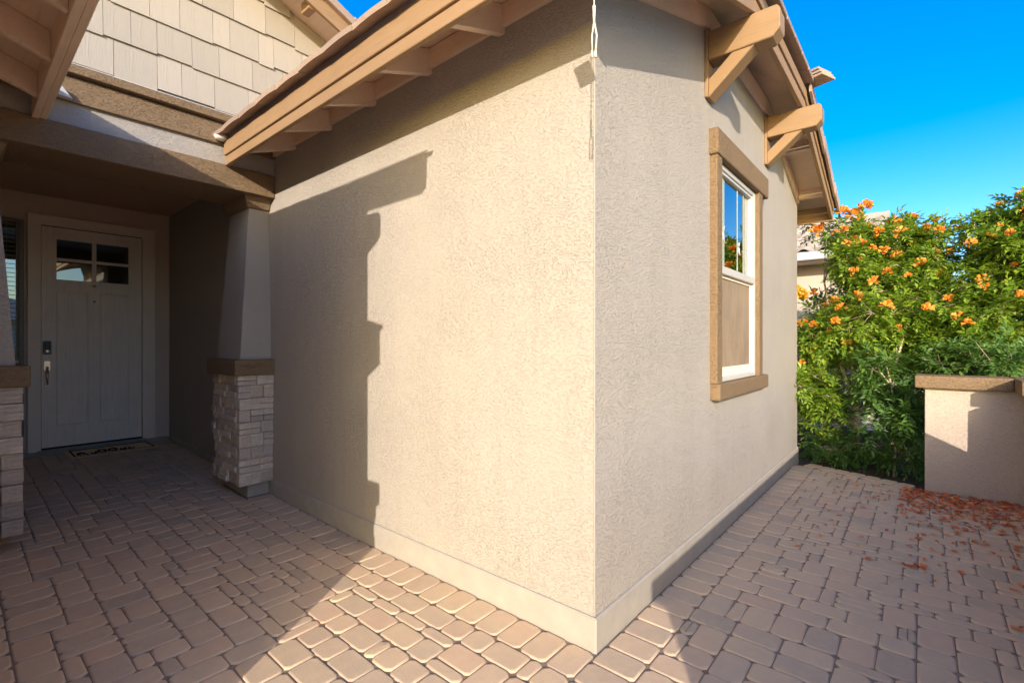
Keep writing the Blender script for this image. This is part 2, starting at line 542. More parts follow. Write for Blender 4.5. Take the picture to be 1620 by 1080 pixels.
def paver_geo(bm, wx, wy, rnd, M=None):
    """tumbled paver: rounded plan, soft shoulder; ~44 triangles"""
    hx, hy = wx / 2 - 0.0022, wy / 2 - 0.0022
    c = 0.012 + 0.010 * rnd.random()
    def ring(ins, z):
        a, b = hx - ins, hy - ins; cc = c + ins * 0.3
        pts = [(-a + cc, -b), (a - cc, -b), (a, -b + cc), (a, b - cc), (a - cc, b), (-a + cc, b), (-a, b - cc), (-a, -b + cc)]
        return [(x + jit[k][0] * (1 if ins < 0.012 else 0.7), y + jit[k][1], z) for k, (x, y) in enumerate(pts)]
    jit = [(rnd.uniform(-.0017, .0017), rnd.uniform(-.0017, .0017)) for _ in range(8)]
    R_ = [ring(0.0, -0.03), ring(0.0, -0.0062), ring(0.0028, -0.0018), ring(0.0085, 0.0)]
    vs = [[bm.verts.new(M @ Vector(q) if M else q) for q in r] for r in R_]
    for a, b in zip(vs[:-1], vs[1:]):
        for k in range(8):
            f = bm.faces.new((a[k], a[(k + 1) % 8], b[(k + 1) % 8], b[k])); f.smooth = True
    f = bm.faces.new(vs[-1]); f.smooth = False
rank = sorted(pavers, key=lambda q: -seen_area(*q[:4]))
near, far = rank[:296], rank[296:]
lib = {}
def paver_matrix(q):
    cx, cy, wx, wy, rot = q
    tx = R(rp.uniform(-0.55, 0.55)); ty = R(rp.uniform(-0.55, 0.55))
    if cy > 3.1: tx += math.atan(0.0245)
    return Matrix.Translation((cx, cy, gz(cy) + rp.uniform(-0.0014, 0.0014))) @ Matrix.Rotation(rot + R(rp.uniform(-0.5, 0.5)), 4, 'Z') @ Matrix.Rotation(ty, 4, 'Y') @ Matrix.Rotation(tx, 4, 'X')
for q in near:
    key = (round(q[2], 3), round(q[3], 3), rp.randrange(4))
    if key not in lib:
        b = MB(); paver_geo(b.bm, q[2], q[3], rp)
        lib[key] = b.mesh('paver', 'paver_concrete', recalc=False)
    o = bpy.data.objects.new('paver', lib[key]); COL.objects.link(o)
    o.parent = paving; o.matrix_local = paver_matrix(q)
b = MB()
for q in far: paver_geo(b.bm, q[2], q[3], rp, paver_matrix(q))
o = put('distant_pavers', b.mesh('distant_pavers', 'paver_concrete', recalc=False), paving, (0, 0, 0)); o['kind'] = 'stuff'

# ================================================================== HOUSE
house = thing('house', (AX, BY, 0), 'cream stucco house with brown trim, shingled gable, tile roof and white front door', 'house')

def holed_wall(plane, fixed, a0, a1, z0, z1, ha0, ha1, hz0, hz1, depth, topfn=None):
    """wall face with one opening and its reveals. plane 'y' -> spans x, faces -y"""
    m = MB()
    P = (lambda a, z, d=0: (a, fixed + d, z)) if plane == 'y' else (lambda a, z, d=0: (fixed + d, a, z))
    A = [a0, ha0, ha1, a1]; Z = [z0, hz0, hz1, z1]
    V = {}
    for i in range(4):
        for j in range(4): V[i, j] = m.bm.verts.new(P(A[i], Z[j]))
    for i in range(3):
        for j in range(3):
            if i == 1 and j == 1: continue
            m.bm.faces.new((V[i, j], V[i + 1, j], V[i + 1, j + 1], V[i, j + 1]))
    back = {k: m.bm.verts.new(P(A[k[0]], Z[k[1]], depth)) for k in ((1, 1), (2, 1), (2, 2), (1, 2))}
    lp = [(1, 1), (2, 1), (2, 2), (1, 2)]
    for k in range(4):
        a, b = lp[k], lp[(k + 1) % 4]
        m.bm.faces.new((V[a], back[a], back[b], V[b]))
    return m
# near wing: one shell (both sunlit walls, gable, far side, porch side)
WX0, WX1, WZ0, WZ1 = 3.50, 4.50, 1.08, 2.645
m = holed_wall('y', BY, AX, BX, 0.02, 2.80, WX0, WX1, WZ0, WZ1, 0.15)
# gable part above 2.80
K0, K1 = 3.30, 4.98
wt = lambda x: 2.965 + SL * (min(x, 2 * 4.14 - x) - FX)
m.poly([(AX, BY, 2.80), (BX, BY, 2.80), (BX, BY, wt(BX)), (K1, BY, wt(K1)), (K0, BY, wt(K0)), (AX, BY, wt(AX))])
m.poly([(AX, DY, 0.02), (AX, BY, 0.02), (AX, BY, wt(AX)), (AX, DY, wt(AX))])
m.poly([(BX, BY, 0.02), (BX, DY, 0.02), (BX, DY, wt(BX)), (BX, BY, wt(BX))])
bmesh.ops.remove_doubles(m.bm, verts=m.bm.verts, dist=0.0005)
part('stucco_wall', m, 'stucco_cream', house, label='sunlit cream stucco walls meeting at the corner')
m = MB(); m.box(3.0, 5.2, BY + 0.15, BY + 0.16, 0.8, 2.9)
m.bm.free()
m = MB()   # dark room behind the window
m.poly([(3.2, 2.6, 0.7), (5.2, 2.6, 0.7), (5.2, 2.6, 3.0), (3.2, 2.6, 3.0)])
m.poly([(3.2, BY + .16, 0.7), (3.2, 2.6, 0.7), (3.2, 2.6, 3.0), (3.2, BY + .16, 3.0)])
m.poly([(5.2, BY + .16, 0.7), (5.2, 2.6, 0.7), (5.2, 2.6, 3.0), (5.2, BY + .16, 3.0)])
m.poly([(3.2, BY + .16, 3.0), (5.2, BY + .16, 3.0), (5.2, 2.6, 3.0), (3.2, 2.6, 3.0)])
m.poly([(3.2, BY + .16, 0.7), (5.2, BY + .16, 0.7), (5.2, 2.6, 0.7), (3.2, 2.6, 0.7)])
part('dark_room', m, 'interior', house)
m = MB()
m.prism([(AX - 0.015, BY - 0.015, -.1), (BX, BY - 0.015, -.1), (BX, BY + .1, -.1), (AX + .1, BY + .1, -.1), (AX + .1, DY - .02, -.1), (AX - .015, DY - .02, -.1)], (0, 0, .248), .007)
part('foundation', m, 'foundation', house)
m = MB(); m.box(AX - 0.0025, AX + 0.006, BY - 0.0025, BY + 0.006, 0.15, wt(AX) - 0.005, 0.0025)
part('corner_bead', m, 'corner_bead', house)

# ---------------- window on the window wall
win = put('window', None, house, (4.0, BY, 1.08))
def wpart(name, mb, mat, label=None): return part(name, mb, mat, win, label=label)
m = MB()
m.box(3.365, 4.775, BY - 0.062, BY + 0.01, 2.645, 2.825, 0.012, 2); wpart('header_trim', m, 'stucco_brown')
m = MB(); m.box(3.395, 4.755, BY - 0.066, BY + 0.01, 0.962, 1.079, 0.014, 2); wpart('sill_trim', m, 'stucco_brown')
for a, b in ((3.385, 3.50), (4.50, 4.615)):
    m = MB(); m.box(a, b, BY - 0.05, BY + 0.01, 1.077, 2.648, 0.008, 2); wpart('side_trim', m, 'stucco_brown')
m = MB()
y0, y1 = BY - 0.018, BY + 0.06
m.box(3.502, 3.545, y0, y1, 1.082, 2.64, 0.004); m.box(4.455, 4.498, y0, y1, 1.082, 2.64, 0.004)
m.box(3.545, 4.455, y0, y1, 2.605, 2.64, 0.004); m.box(3.545, 4.455, y0 - .01, y1, 1.082, 1.112, 0.004)
wpart('frame', m, 'white_vinyl')
m = MB()   # upper sash
m.box(3.546, 3.575, y0 + .012, y1, 1.90, 2.604, 0.003); m.box(4.42, 4.454, y0 + .006, y1, 1.90, 2.604, 0.003)
m.box(3.575, 4.42, y0 + .012, y1, 2.585, 2.604, 0.003)
m.box(3.546, 4.454, y0 - .004, y1, 1.855, 1.912, 0.004)
wpart('sash', m, 'white_vinyl')
m = MB(); m.box(3.575, 4.42, BY + 0.02, BY + 0.024, 1.912, 2.585); wpart('pane', m, 'glass_window')
for x in (3.72, 3.755, 4.10, 4.27):
    m = MB(); m.box(x - .0035, x + .0035, BY + .0165, BY + .0195, 1.912, 2.585); wpart('grille_bar', m, 'blind_white')
m = MB(); m.box(3.56, 4.44, BY + 0.012, BY + 0.014, 1.175, 1.845); wpart('insect_screen', m, 'insect_screen')
m = MB()
for a, b, c, d in ((3.546, 3.566, 1.126, 1.852), (4.425, 4.454, 1.126, 1.852)): m.box(a, b, BY + .002, BY + .03, c, d, .002)
m.box(3.566, 4.425, BY + .002, BY + .03, 1.834, 1.852, .002); m.box(3.566, 4.425, BY + .002, BY + .03, 1.113, 1.180, .002)
wpart('screen_frame', m, 'casing_paint')
for k in range(11):
    x = 3.60 + k * 0.078
    m = MB(); a = R(38 + U(-5, 5))
    m.obox((x, BY + 0.10, 1.85), (math.cos(a), math.sin(a), 0), (-math.sin(a), math.cos(a), 0), (0, 0, 1), 0.036, 0.0015, 0.76)
    wpart('blind_slat', m, 'blind_white')
for cx, cz, s in ((3.78, 2.17, 1), (4.17, 2.12, .8)):
    m = MB(); pts = [(cx + s * 0.05 * math.cos(t) , BY + 0.0165, cz + s * 0.065 * math.sin(t)) for t in [R(d) for d in range(95, 335, 30)]]
    m.tube(pts, [0.002, .005, .007, .008, .007, .005, .003, .002][:len(pts)], 6); wpart('sticker', m, 'white_vinyl')

# ---------------- porch: door wall, ceiling, floor step
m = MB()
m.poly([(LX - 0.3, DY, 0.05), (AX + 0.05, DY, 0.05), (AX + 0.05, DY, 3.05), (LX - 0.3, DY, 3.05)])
part('porch_wall', m, 'stucco_lightened', house)
m = MB(); m.box(LX - 0.3, AX - 0.018, DY - 0.03, DY + 0.05, 0.0, 0.148, 0.004); part('porch_foundation', m, 'foundation', house)
m = MB(); m.box(LX - .3, AX - 0.001, 4.885, DY - 0.001, 2.993, 3.06); part('porch_ceiling', m, 'stucco_ceiling', house)
m = MB(); m.box(LX - .3, AX - .002, 4.322, 4.886, 2.625, 2.815, 0.007, 2); part('porch_beam', m, 'stucco_brown', house)
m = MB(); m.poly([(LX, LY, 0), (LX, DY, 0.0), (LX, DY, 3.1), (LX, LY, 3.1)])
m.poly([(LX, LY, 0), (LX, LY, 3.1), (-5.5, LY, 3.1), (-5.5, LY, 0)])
part('wing_wall', m, 'stucco_lightened', house, label='stucco wall of the other wing left of the porch')  # unseen wall, coloured lighter than the house stucco to bounce light into the shade
m = MB(); m.box(LX - 0.1, LX + 0.017, LY - 0.017, DY, -0.1, 0.148, 0.004); part('wing_foundation', m, 'foundation', house)

# front door
door = put('front_door', None, house, (1.117, DY, 0.17))
D0, D1, DZ0, DZ1 = 0.668, 1.567, 0.185, 2.655
yf = DY - 0.022     # face of the slab
m = MB()
gl = (0.790, 1.438, 2.07, 2.525)
pn = ((0.785, 1.065, 0.42, 1.94), (1.165, 1.445, 0.42, 1.94))
def frame_rects(x0, x1, z0, z1, holes):
    xs = sorted({x0, x1, *[h[0] for h in holes], *[h[1] for h in holes]}); zs = sorted({z0, z1, *[h[2] for h in holes], *[h[3] for h in holes]})
    for a, b in zip(xs[:-1], xs[1:]):
        for c, d in zip(zs[:-1], zs[1:]):
            if not any(h[0] - 1e-6 <= a and b <= h[1] + 1e-6 and h[2] - 1e-6 <= c and d <= h[3] + 1e-6 for h in holes): yield a, b, c, d
for a, b, c, d in frame_rects(D0, D1, DZ0, DZ1, [gl, *pn]):
    m.poly([(a, yf, c), (b, yf, c), (b, yf, d), (a, yf, d)])
bmesh.ops.remove_doubles(m.bm, verts=m.bm.verts, dist=1e-5)
for h in [gl, *pn]:
    dp = 0.028 if h is gl else 0.012
    q = [(h[0], h[2]), (h[1], h[2]), (h[1], h[3]), (h[0], h[3])]
    ins = 0.0 if h is gl else 0.014
    q2 = [(h[0] + ins, h[2] + ins), (h[1] - ins, h[2] + ins), (h[1] - ins, h[3] - ins), (h[0] + ins, h[3] - ins)]
    for k in range(4):
        a, b = q[k], q[(k + 1) % 4]; c, d = q2[(k + 1) % 4], q2[k]
        m.poly([(a[0], yf, a[1]), (b[0], yf, b[1]), (c[0], yf + dp, c[1]), (d[0], yf + dp, d[1])])
m.poly([(D0, yf, DZ0), (D0, yf + .05, DZ0), (D0, yf + .05, DZ1), (D0, yf, DZ1)])
m.poly([(D1, yf, DZ0), (D1, yf + .05, DZ0), (D1, yf + .05, DZ1), (D1, yf, DZ1)])
part('slab', m, 'wood_door', door)
for h in pn:
    m = MB(); i = 0.0142
    m.poly([(h[0] + i, yf + .0122, h[2] + i), (h[1] - i, yf + .0122, h[2] + i), (h[1] - i, yf + .0122, h[3] - i), (h[0] + i, yf + .0122, h[3] - i)])
    part('panel', m, 'wood_door', door)
m = MB()
m.box(1.095, 1.135, yf + 0.002, yf + 0.024, gl[2] + .002, gl[3] - .002, .003); m.box(gl[0] + .001, 1.0945, yf + .003, yf + .024, 2.283, 2.315, .003); m.box(1.1355, gl[1] - .001, yf + .003, yf + .024, 2.283, 2.315, .003)
part('muntin', m, 'wood_door', door)
for a, b in ((gl[0], 1.095), (1.135, gl[1])):
    for c, d in ((gl[2], 2.283), (2.315, gl[3])):
        m = MB(); m.box(a + .0005, b - .0005, yf + 0.02, yf + 0.024, c + .0005, d - .0005); part('pane', m, 'glass_door', door)
m = MB(); m.box(gl[0] - .05, gl[1] + .05, DY + 0.06, DY + 0.07, 1.9, 2.65); part('dark_hall', m, 'interior', door)
m = MB(); m.box(D0, D1, yf - 0.004, DY - .001, 0.148, DZ0 - 0.004); part('sweep', m, 'dark_rubber', door)
m = MB(); m.box(0.675, 0.748, yf - 0.012, yf, 1.225, 1.375, 0.006); dl = part('deadbolt', m, 'gray_alu', door)
m = MB(); m.lathe((0.712, yf - 0.012, 1.30), [(0.030, 0), (0.030, -0.012), (0.026, -0.016)], 'Y'); m.box(0.69, 0.734, yf - .0225, yf - 0.0125, 1.29, 1.365, .006); part('keypad', m, 'black_plastic', dl)
m = MB(); m.lathe((0.712, yf - 0.029, 1.262), [(0.018, 0), (0.017, -0.010), (0.011, -0.012)], 'Y'); part('keyhole', m, 'nickel', dl)
m = MB(); m.box(0.683, 0.742, yf - 0.010, yf, 1.04, 1.155, 0.004)
hd = part('handle', m, 'nickel', door)
m = MB(); m.box(0.69, 0.735, yf - 0.010, yf, 0.865, 0.905, 0.004); part('foot_plate', m, 'nickel', hd)
m = MB(); m.tube([(0.712, yf - .01, 1.06), (0.712, yf - .05, 1.05), (0.712, yf - .06, 0.97), (0.712, yf - .05, 0.89), (0.712, yf - .01, 0.883)], [0.010, .012, .012, .011, .009], 8); part('grip', m, 'nickel', hd)
m = MB(); m.tube([(0.712, yf - .01, 1.085), (0.712, yf - .035, 1.08), (0.712, yf - .045, 1.07)], [0.009, .011, .012], 8); part('thumb_latch', m, 'nickel', hd)
m = MB(); m.lathe((1.115, yf, 2.02), [(0.018, 0.0), (0.018, -0.008), (0.010, -0.02), (0.003, -0.024)], 'Y'); part('knocker', m, 'nickel', door)
m = MB(); m.lathe((1.115, yf, 1.838), [(0.013, 0.0), (0.012, -0.005), (0.006, -0.006)], 'Y'); part('peephole', m, 'gray_alu', door)
m = MB(); m.box(0.63, 1.60, DY - 0.075, DY - 0.002, 0.1485, 0.165, 0.003); part('threshold', m, 'foundation', door)
# casing
csg = put('door_casing', None, house, (1.117, DY, 0.15))
for a, b in ((0.557, 0.663), (1.572, 1.700)):
    m = MB(); m.box(a, b, DY - 0.05, DY, 0.152, 2.664, 0.004); part('side_casing', m, 'casing_paint', csg)
m = MB(); m.box(0.557, 1.700, DY - 0.05, DY, 2.664, 2.775, 0.004); part('head_casing', m, 'casing_paint', csg)
m = MB(); m.box(0.6635, 0.6675, DY - .02, DY, .17, 2.66); m.box(1.5675, 1.5715, DY - .02, DY, .17, 2.66); m.box(0.664, 1.571, DY - .02, DY - 0.001, 2.6552, 2.6638); part('weather_strip', m, 'dark_rubber', csg)
# sidelight
sl = put('sidelight_window', None, house, (0.30, DY, 0.15))
m = MB()
m.box(-0.02, 0.025, DY - 0.03, DY, 0.16, 2.695, .004); m.box(0.492, 0.532, DY - 0.03, DY, 0.16, 2.695, .004)
m.box(0.025, 0.492, DY - .03, DY, 2.66, 2.695, .004); m.box(0.025, 0.492, DY - .03, DY, 1.165, 1.215, .004); m.box(0.025, 0.492, DY - .03, DY, 0.16, 0.22, .004)
m.box(0.470, 0.4915, DY - .02, DY - .001, 1.215, 2.66, .003)
part('frame', m, 'gray_alu', sl)
m = MB(); m.box(0.026, 0.491, DY - 0.012, DY - 0.002, 0.22, 1.165); part('lower_panel', m, 'casing_paint', sl)
m = MB(); m.poly([(0.026, DY - .006, 1.215), (0.47, DY - .006, 1.215), (0.47, DY - .006, 2.66), (0.026, DY - .006, 2.66)]); part('pane', m, 'glass_window', sl)
# the sidelight opening shows blinds hanging just behind the pane
for k in range(30):
    z = 1.24 + k * 0.0478
    m = MB(); m.obox((0.25, DY - .0030, z), (1, 0, 0), (0, 1, .35), (0, -.35, 1), 0.215, 0.0012, 0.012); part('blind_slat', m, 'blind_slat', sl)
m = MB()
for x in (0.12, 0.40): m.box(x - .004, x + .004, DY - .0048, DY - .0044, 1.23, 2.65)
part('blind_cord', m, 'blind_slat', sl)
m = MB(); m.poly([(0.026, DY - .0008, 1.215), (0.47, DY - .0008, 1.215), (0.47, DY - .0008, 2.66), (0.026, DY - .0008, 2.66)]); part('dark_backing', m, 'interior', sl)

# ---------------- porch columns
def column(xw, side, label):
    """engaged column; u runs outward from the wall plane xw"""
    X = lambda u: xw - side * u
    c = put('column', None, house, (xw, 4.36, 0.0)); c['label'] = label
    def bx(m, u0, u1, y0, y1, z0, z1, bev=0.0, seg=1):
        a, b = sorted((X(u0), X(u1))); m.box(a, b, y0, y1, z0, z1, bev, seg)
    m = MB(); bx(m, 0.0, 0.185, 4.43, 4.93, -0.05, 0.17, 0.006); part('footing', m, 'foundation', c)
    m = MB(); bx(m, 0.0, 0.24, 4.40, 4.93, 0.146, 1.08); part('core', m, 'underlayment', c)
    rs = random.Random(5 + side)
    z = 0.146
    k = 0
    while z < 1.07:
        h = min(1.082 - z, rs.choice((0.098, 0.104, 0.110)))
        # front face, course split into one to three pieces; corner piece wraps
        cuts = rs.choice(([0, 0.11, 0.281], [0, 0.18, 0.281], [0, 0.085, 0.19, 0.281], [0, 0.281], [0, 0.14, 0.281]))
        for a, b in zip(cuts[:-1], cuts[1:]):
            subs = [(z, z + h)] if rs.random() < 0.55 else [(z, z + h * .48), (z + h * .48, z + h)]
            for z0, z1 in subs:
                pr = rs.uniform(-0.004, 0.022)
                m = MB(); edge = 0.281 + rs.uniform(-.002, .012) if b > 0.28 else b
                bx(m, a + .0015, edge - .0015, 4.352 - pr + 0.008, 4.41, z0 + .0022, z1 - .0022, 0.004)
                part('stone', m, 'stacked_stone', c, origin=(X((a + b) / 2), 4.39, (z0 + z1) / 2))
        ycuts = [4.411]
        while ycuts[-1] < 4.93: ycuts.append(min(4.965, ycuts[-1] + rs.choice((0.09, 0.14, 0.2, 0.26))))
        if ycuts[-1] - ycuts[-2] < 0.04: ycuts.pop(-2)
        for a, b in zip(ycuts[:-1], ycuts[1:]):
            subs = [(z, z + h)] if rs.random() < 0.5 else [(z, z + h * .5), (z + h * .5, z + h)]
            for z0, z1 in subs:
                pr = rs.uniform(-0.006, 0.024)
                m = MB(); bx(m, 0.235, 0.272 + pr, a + .0018, b - .0018, z0 + .0022, z1 - .0022, 0.004)
                part('stone', m, 'stacked_stone', c, origin=(X(.26), (a + b) / 2, (z0 + z1) / 2))
        z += h; k += 1
    m = MB(); bx(m, 0.0, 0.322, 4.328, 5.005, 1.082, 1.214, 0.008, 2); part('cap', m, 'stucco_brown', c)
    def frustum(u_b, ya, yb, zb, u_t, yc, yd, zt, bev):
        m = MB()
        P = [(X(0), ya, zb), (X(u_b), ya, zb), (X(u_b), yb, zb), (X(0), yb, zb), (X(0), yc, zt), (X(u_t), yc, zt), (X(u_t), yd, zt), (X(0), yd, zt)]
        m.hexa(P, bev, 2); return m
    part('shaft', frustum(0.258, 4.395, 4.935, 1.214, 0.170, 4.445, 4.875, 2.53, 0.006), 'stucco_cream', c)
    part('capital', frustum(0.188, 4.425, 4.895, 2.528, 0.228, 4.385, 4.935, 2.63, 0.012), 'stucco_brown', c)
    return c
column(AX, 1, 'tapered stucco column on a stacked stone base right of the door')
column(0.02, -1, 'tapered column on a stone base cut by the left picture edge')

# ---------------- shingled gable over the porch
GY = 4.345
gab = put('shingle_gable', None, house, (0.9, GY, 2.8))
rake_z = lambda x: 4.395 - 0.36 * (abs(x - 0.9) - 0.995)
m = MB(); m.poly([(-1.4, GY, 2.80), (3.2, GY, 2.80), (3.2, GY, rake_z(3.2)), (0.9, GY, rake_z(.9)), (-1.4, GY, rake_z(-1.4))])
part('gable_wall', m, 'stucco_cream', gab)
m = MB(); m.box(-.6, 2.6, GY - 0.03, GY - .001, 2.968, 3.135, 0.006, 2); part('lower_band', m, 'stucco_brown', gab)
m = MB(); m.box(-.6, 2.6, GY - 0.075, GY - .001, 3.145, 3.208, 0.006, 2); part('upper_band', m, 'stucco_brown', gab)
m = MB(); m.box(-.6, 2.6, GY - .045, GY - .001, 3.2085, 3.224, .002); part('drip_flashing', m, 'white_vinyl', gab)
rs = random.Random(3)
zr = 3.236; row = 0
while zr < 4.7:
    x = -0.5 + rs.uniform(-.2, 0)
    while x < 2.75:
        w = rs.choice((0.125, 0.155, 0.19, 0.225, 0.255))
        zb = zr + rs.choice((-.011, 0.0, .011))
        zt = zr + 0.30
        xa, xb = x + .0015, x + w - .0015
        lim = lambda q: rake_z(q) - 0.004
        if min(lim(xa), lim(xb)) > zb + 0.02:
            ta, tb = min(zt, lim(xa)), min(zt, lim(xb))
            yb_, yt_ = GY - 0.030, GY - 0.030 + 0.0185 * 1.0
            yof = lambda z_: GY - 0.028 + (z_ - zb) * 0.062
            m = MB()
            m.hexa([(xa, yof(zb), zb), (xb, yof(zb), zb), (xb, yof(zb) + .011, zb), (xa, yof(zb) + .011, zb),
                    (xa, yof(ta), ta), (xb, yof(tb), tb), (xb, yof(tb) + .011, tb), (xa, yof(ta) + .011, ta)])
            part('shingle', m, 'shingle_cement', gab, origin=((xa + xb) / 2, GY, zr))
        x += w
    zr += 0.2625; row += 1

# ---------------- roof of the near wing: deck, tiles, fascia, rafter tails, frieze
roof = put('roof', None, house, (4.14, 2.0, 3.0)); roof['label'] = 'tan tile roof over the sunlit wing'
zt_ = lambda x: FT + SL * (min(x, 8.28 - x) - (FX))
kz = zt_(K0)
def deck(m, dz):
    z = lambda x: zt_(x) + dz
    e0, e1 = FX - 0.005, 8.28 - FX + 0.005
    yb = DY + 3
    r = RY - .005
    ry = r + (z(4.14) - z(K0)) / SL * 0.9
    A = [(e0, r, z(e0)), (K0, r, z(K0)), (4.14, ry, z(4.14)), (4.14, yb, z(4.14)), (AX, yb, z(AX)), (AX, 4.335, z(AX)), (e0, 4.335, z(e0))]
    B = [(e1, r, z(e1)), (e1, yb, z(e1)), (4.14, yb, z(4.14)), (4.14, ry, z(4.14)), (K1, r, z(K1))]
    Cc = [(K0, r, z(K0)), (K1, r, z(K1)), (4.14, ry, z(4.14))]
    for q in (A, B, Cc): m.poly(q)
m = MB(); deck(m, 0.0); part('deck', m, 'roof_deck', roof)
m = MB(); deck(m, -0.018); part('soffit', m, 'wood_soffit', roof)
# drip underlayment strip between fascia and tiles
m = MB(); m.box(FX - 0.006, FX + 0.022, RY, 4.34, FT + .0005, FT + 0.045); part('underlayment', m, 'underlayment', roof)

def flat_tile(w=0.30, l=0.42, t=0.026):
    m = MB()
    n = 4
    # gentle roll across the width, nose rounded; local x = up-slope, y = along eave
    top, bot = [], []
    for i in range(n + 1):
        y = -w / 2 + w * i / n
        b = 0.006 * math.cos((i / n - 0.5) * math.pi)
        top.append((y, t + b)); bot.append((y, b))
    prof = bot + top[::-1]
    a = [m.bm.verts.new((0.0, y, z)) for y, z in prof]; b_ = [m.bm.verts.new((l, y, z)) for y, z in prof]
    N = len(prof)
    for i in range(N): m.bm.faces.new((a[i], a[(i + 1) % N], b_[(i + 1) % N], b_[i]))
    m.bm.faces.new(a); m.bm.faces.new(b_)
    return m.mesh('roof_tile', 'tile_tan')
TILE = flat_tile()
ang = math.atan(SL)
rs = random.Random(9)
def tile_row(parent, x_edge, z_edge, ys, sign, tilt=0.03):
    for y in ys:
        o = put('roof_tile', TILE, parent, (x_edge + rs.uniform(-.004, .004), y, z_edge + rs.uniform(-.002, .003)))
        e = -ang + tilt
        o.rotation_euler = (rs.uniform(-.006, .006), e, 0 if sign > 0 else math.pi) if sign > 0 else (rs.uniform(-.006, .006), e, math.pi)
for c in range(3):
    xe = FX - 0.085 + c * 0.36
    tile_row(roof, xe, FT + 0.046 + SL * (xe - FX), [RY + 0.10 + 0.305 * k + (0.15 if c % 2 else 0) for k in range(12)], 1)
# rake tiles: down both slopes and along the clipped front
def rake_tile(m, a, b, yin, yout, th=0.045, drop=0.075):
    a = Vector(a); b = Vector(b)
    up = Vector((0, 0, 1))
    d = (b - a)
    P = lambda q, y, z: (q.x, y, q.z + z)
    m.prism([P(a, yout, -drop), P(a, yout - .0, th), P(a, yin, th), P(a, yin, th - .02), P(a, yout + .02, th - .02), P(a, yout + .02, -drop)], d)
def rake_run(parent, x0, x1, zf, yin, yout, n, lift=0.02):
    for k in range(n):
        a = x0 + (x1 - x0) * k / n; b = x0 + (x1 - x0) * (k + 1.12) / n
        m = MB()
        rake_tile(m, (a, 0, zf(a) + lift + .022), (b, 0, zf(b) + lift - .002), yin, yout + rs.uniform(-.004, .004))
        part('rake_tile', m, 'tile_tan', parent, origin=((a + b) / 2, yout, zf((a + b) / 2)))
rake_run(roof, FX - .10, K0, lambda x: FT + SL * (x - FX), RY + 0.10, RY - 0.055, 5)
rake_run(roof, K1, 8.28 - FX + .10, lambda x: FT + SL * (8.28 - FX - x), RY + 0.10, RY - 0.055, 5)
for k in range(6):
    a = K0 + (K1 - K0) * k / 6
    m = MB(); m.box(a + .002, a + .278, RY - .075, RY + .3, 0, 0.028, .004)
    q = part('roof_tile', m, 'tile_tan', roof, origin=(a, RY - .075, 0))
    q.location.z += kz + 0.030 + rs.uniform(-.003, .003); q.rotation_euler = (ang * .55, 0, 0)
for kx, s in ((K0, -1), (K1, 1)):
    for i in range(3):
        m = MB(); m.obox((kx + 0.02 * s, RY - 0.10 + 0.015 * i, kz + 0.055 + 0.028 * i), (1, -0.5 * 1, -.1), (0.5, 1, 0.1), (0, 0, 1), 0.085, 0.10, 0.010, .003)
        part('hip_cap', m, 'tile_tan', roof)
m = MB(); m.lathe((1.42, 4.27, 3.0), [(0.0, -.02), (.05, -.015), (.055, 0.01), (.03, .035), (0.0, .04)], 'Z', 8); part('mortar_plug', m, 'mortar', roof)

# fascia: two boards, the upper one slightly proud
m = MB(); m.box(FX, FX + 0.030, RY, 4.318, FB, FB + 0.072, .003); part('fascia', m, 'wood_y', house, label='lower eave fascia board over the sunlit wall')
m = MB(); m.box(FX - 0.014, FX + 0.030, RY - .014, 4.30, FB + 0.0745, FT, .003); part('fascia', m, 'wood_y', house, label='upper eave fascia board over the sunlit wall')
def rake_board(x0, x1, z0fn, h0, h1, y0, y1):
    m = MB()
    m.prism([(x0, y0, z0fn(x0) + h0), (x1, y0, z0fn(x1) + h0), (x1, y0, z0fn(x1) + h1), (x0, y0, z0fn(x0) + h1)], (0, y1 - y0, 0), .003)
    part('rake_board', m, 'wood_x', house, origin=((x0 + x1) / 2, y0, z0fn(x0)))
zl = lambda x: FB + SL * (x - FX); zr_ = lambda x: FB + SL * (8.28 - FX - x); zc = lambda x: zl(K0)
for fn, a, b in ((zl, FX + .031, K0 - .001), (zc, K0 + .001, K1 - .001), (zr_, K1 + .001, 8.28 - FX - .03)):
    rake_board(a, b, fn, 0.0, 0.090, RY, RY + 0.032)
    rake_board(a, b, fn, 0.093, 0.182, RY - 0.014, RY + 0.032)
# rafter tails and blocking on the long eave
yy = 1.654
while yy < 4.4:
    m = MB()
    z = lambda x: FB + 0.012 + SL * (x - FX)
    m.prism([(FX + .031, yy - .02, z(FX) + .008), (AX, yy - .02, z(AX)), (AX, yy - .02, zt_(AX) - .02), (FX + .031, yy - .02, zt_(FX) - .0195)], (0, 0.04, 0), .002)
    part('rafter_tail', m, 'wood_soffit', house, origin=(AX - .2, yy, 2.9))
    yy += 0.574
m = MB(); m.prism([(AX - 0.024, BY, 2.985), (AX - .001, BY, 2.985), (AX - .001, BY, zt_(AX) - .022), (AX - .024, BY, zt_(AX - .024) - .022)], (0, 3.22, 0)); part('frieze_board', m, 'wood_soffit', house)
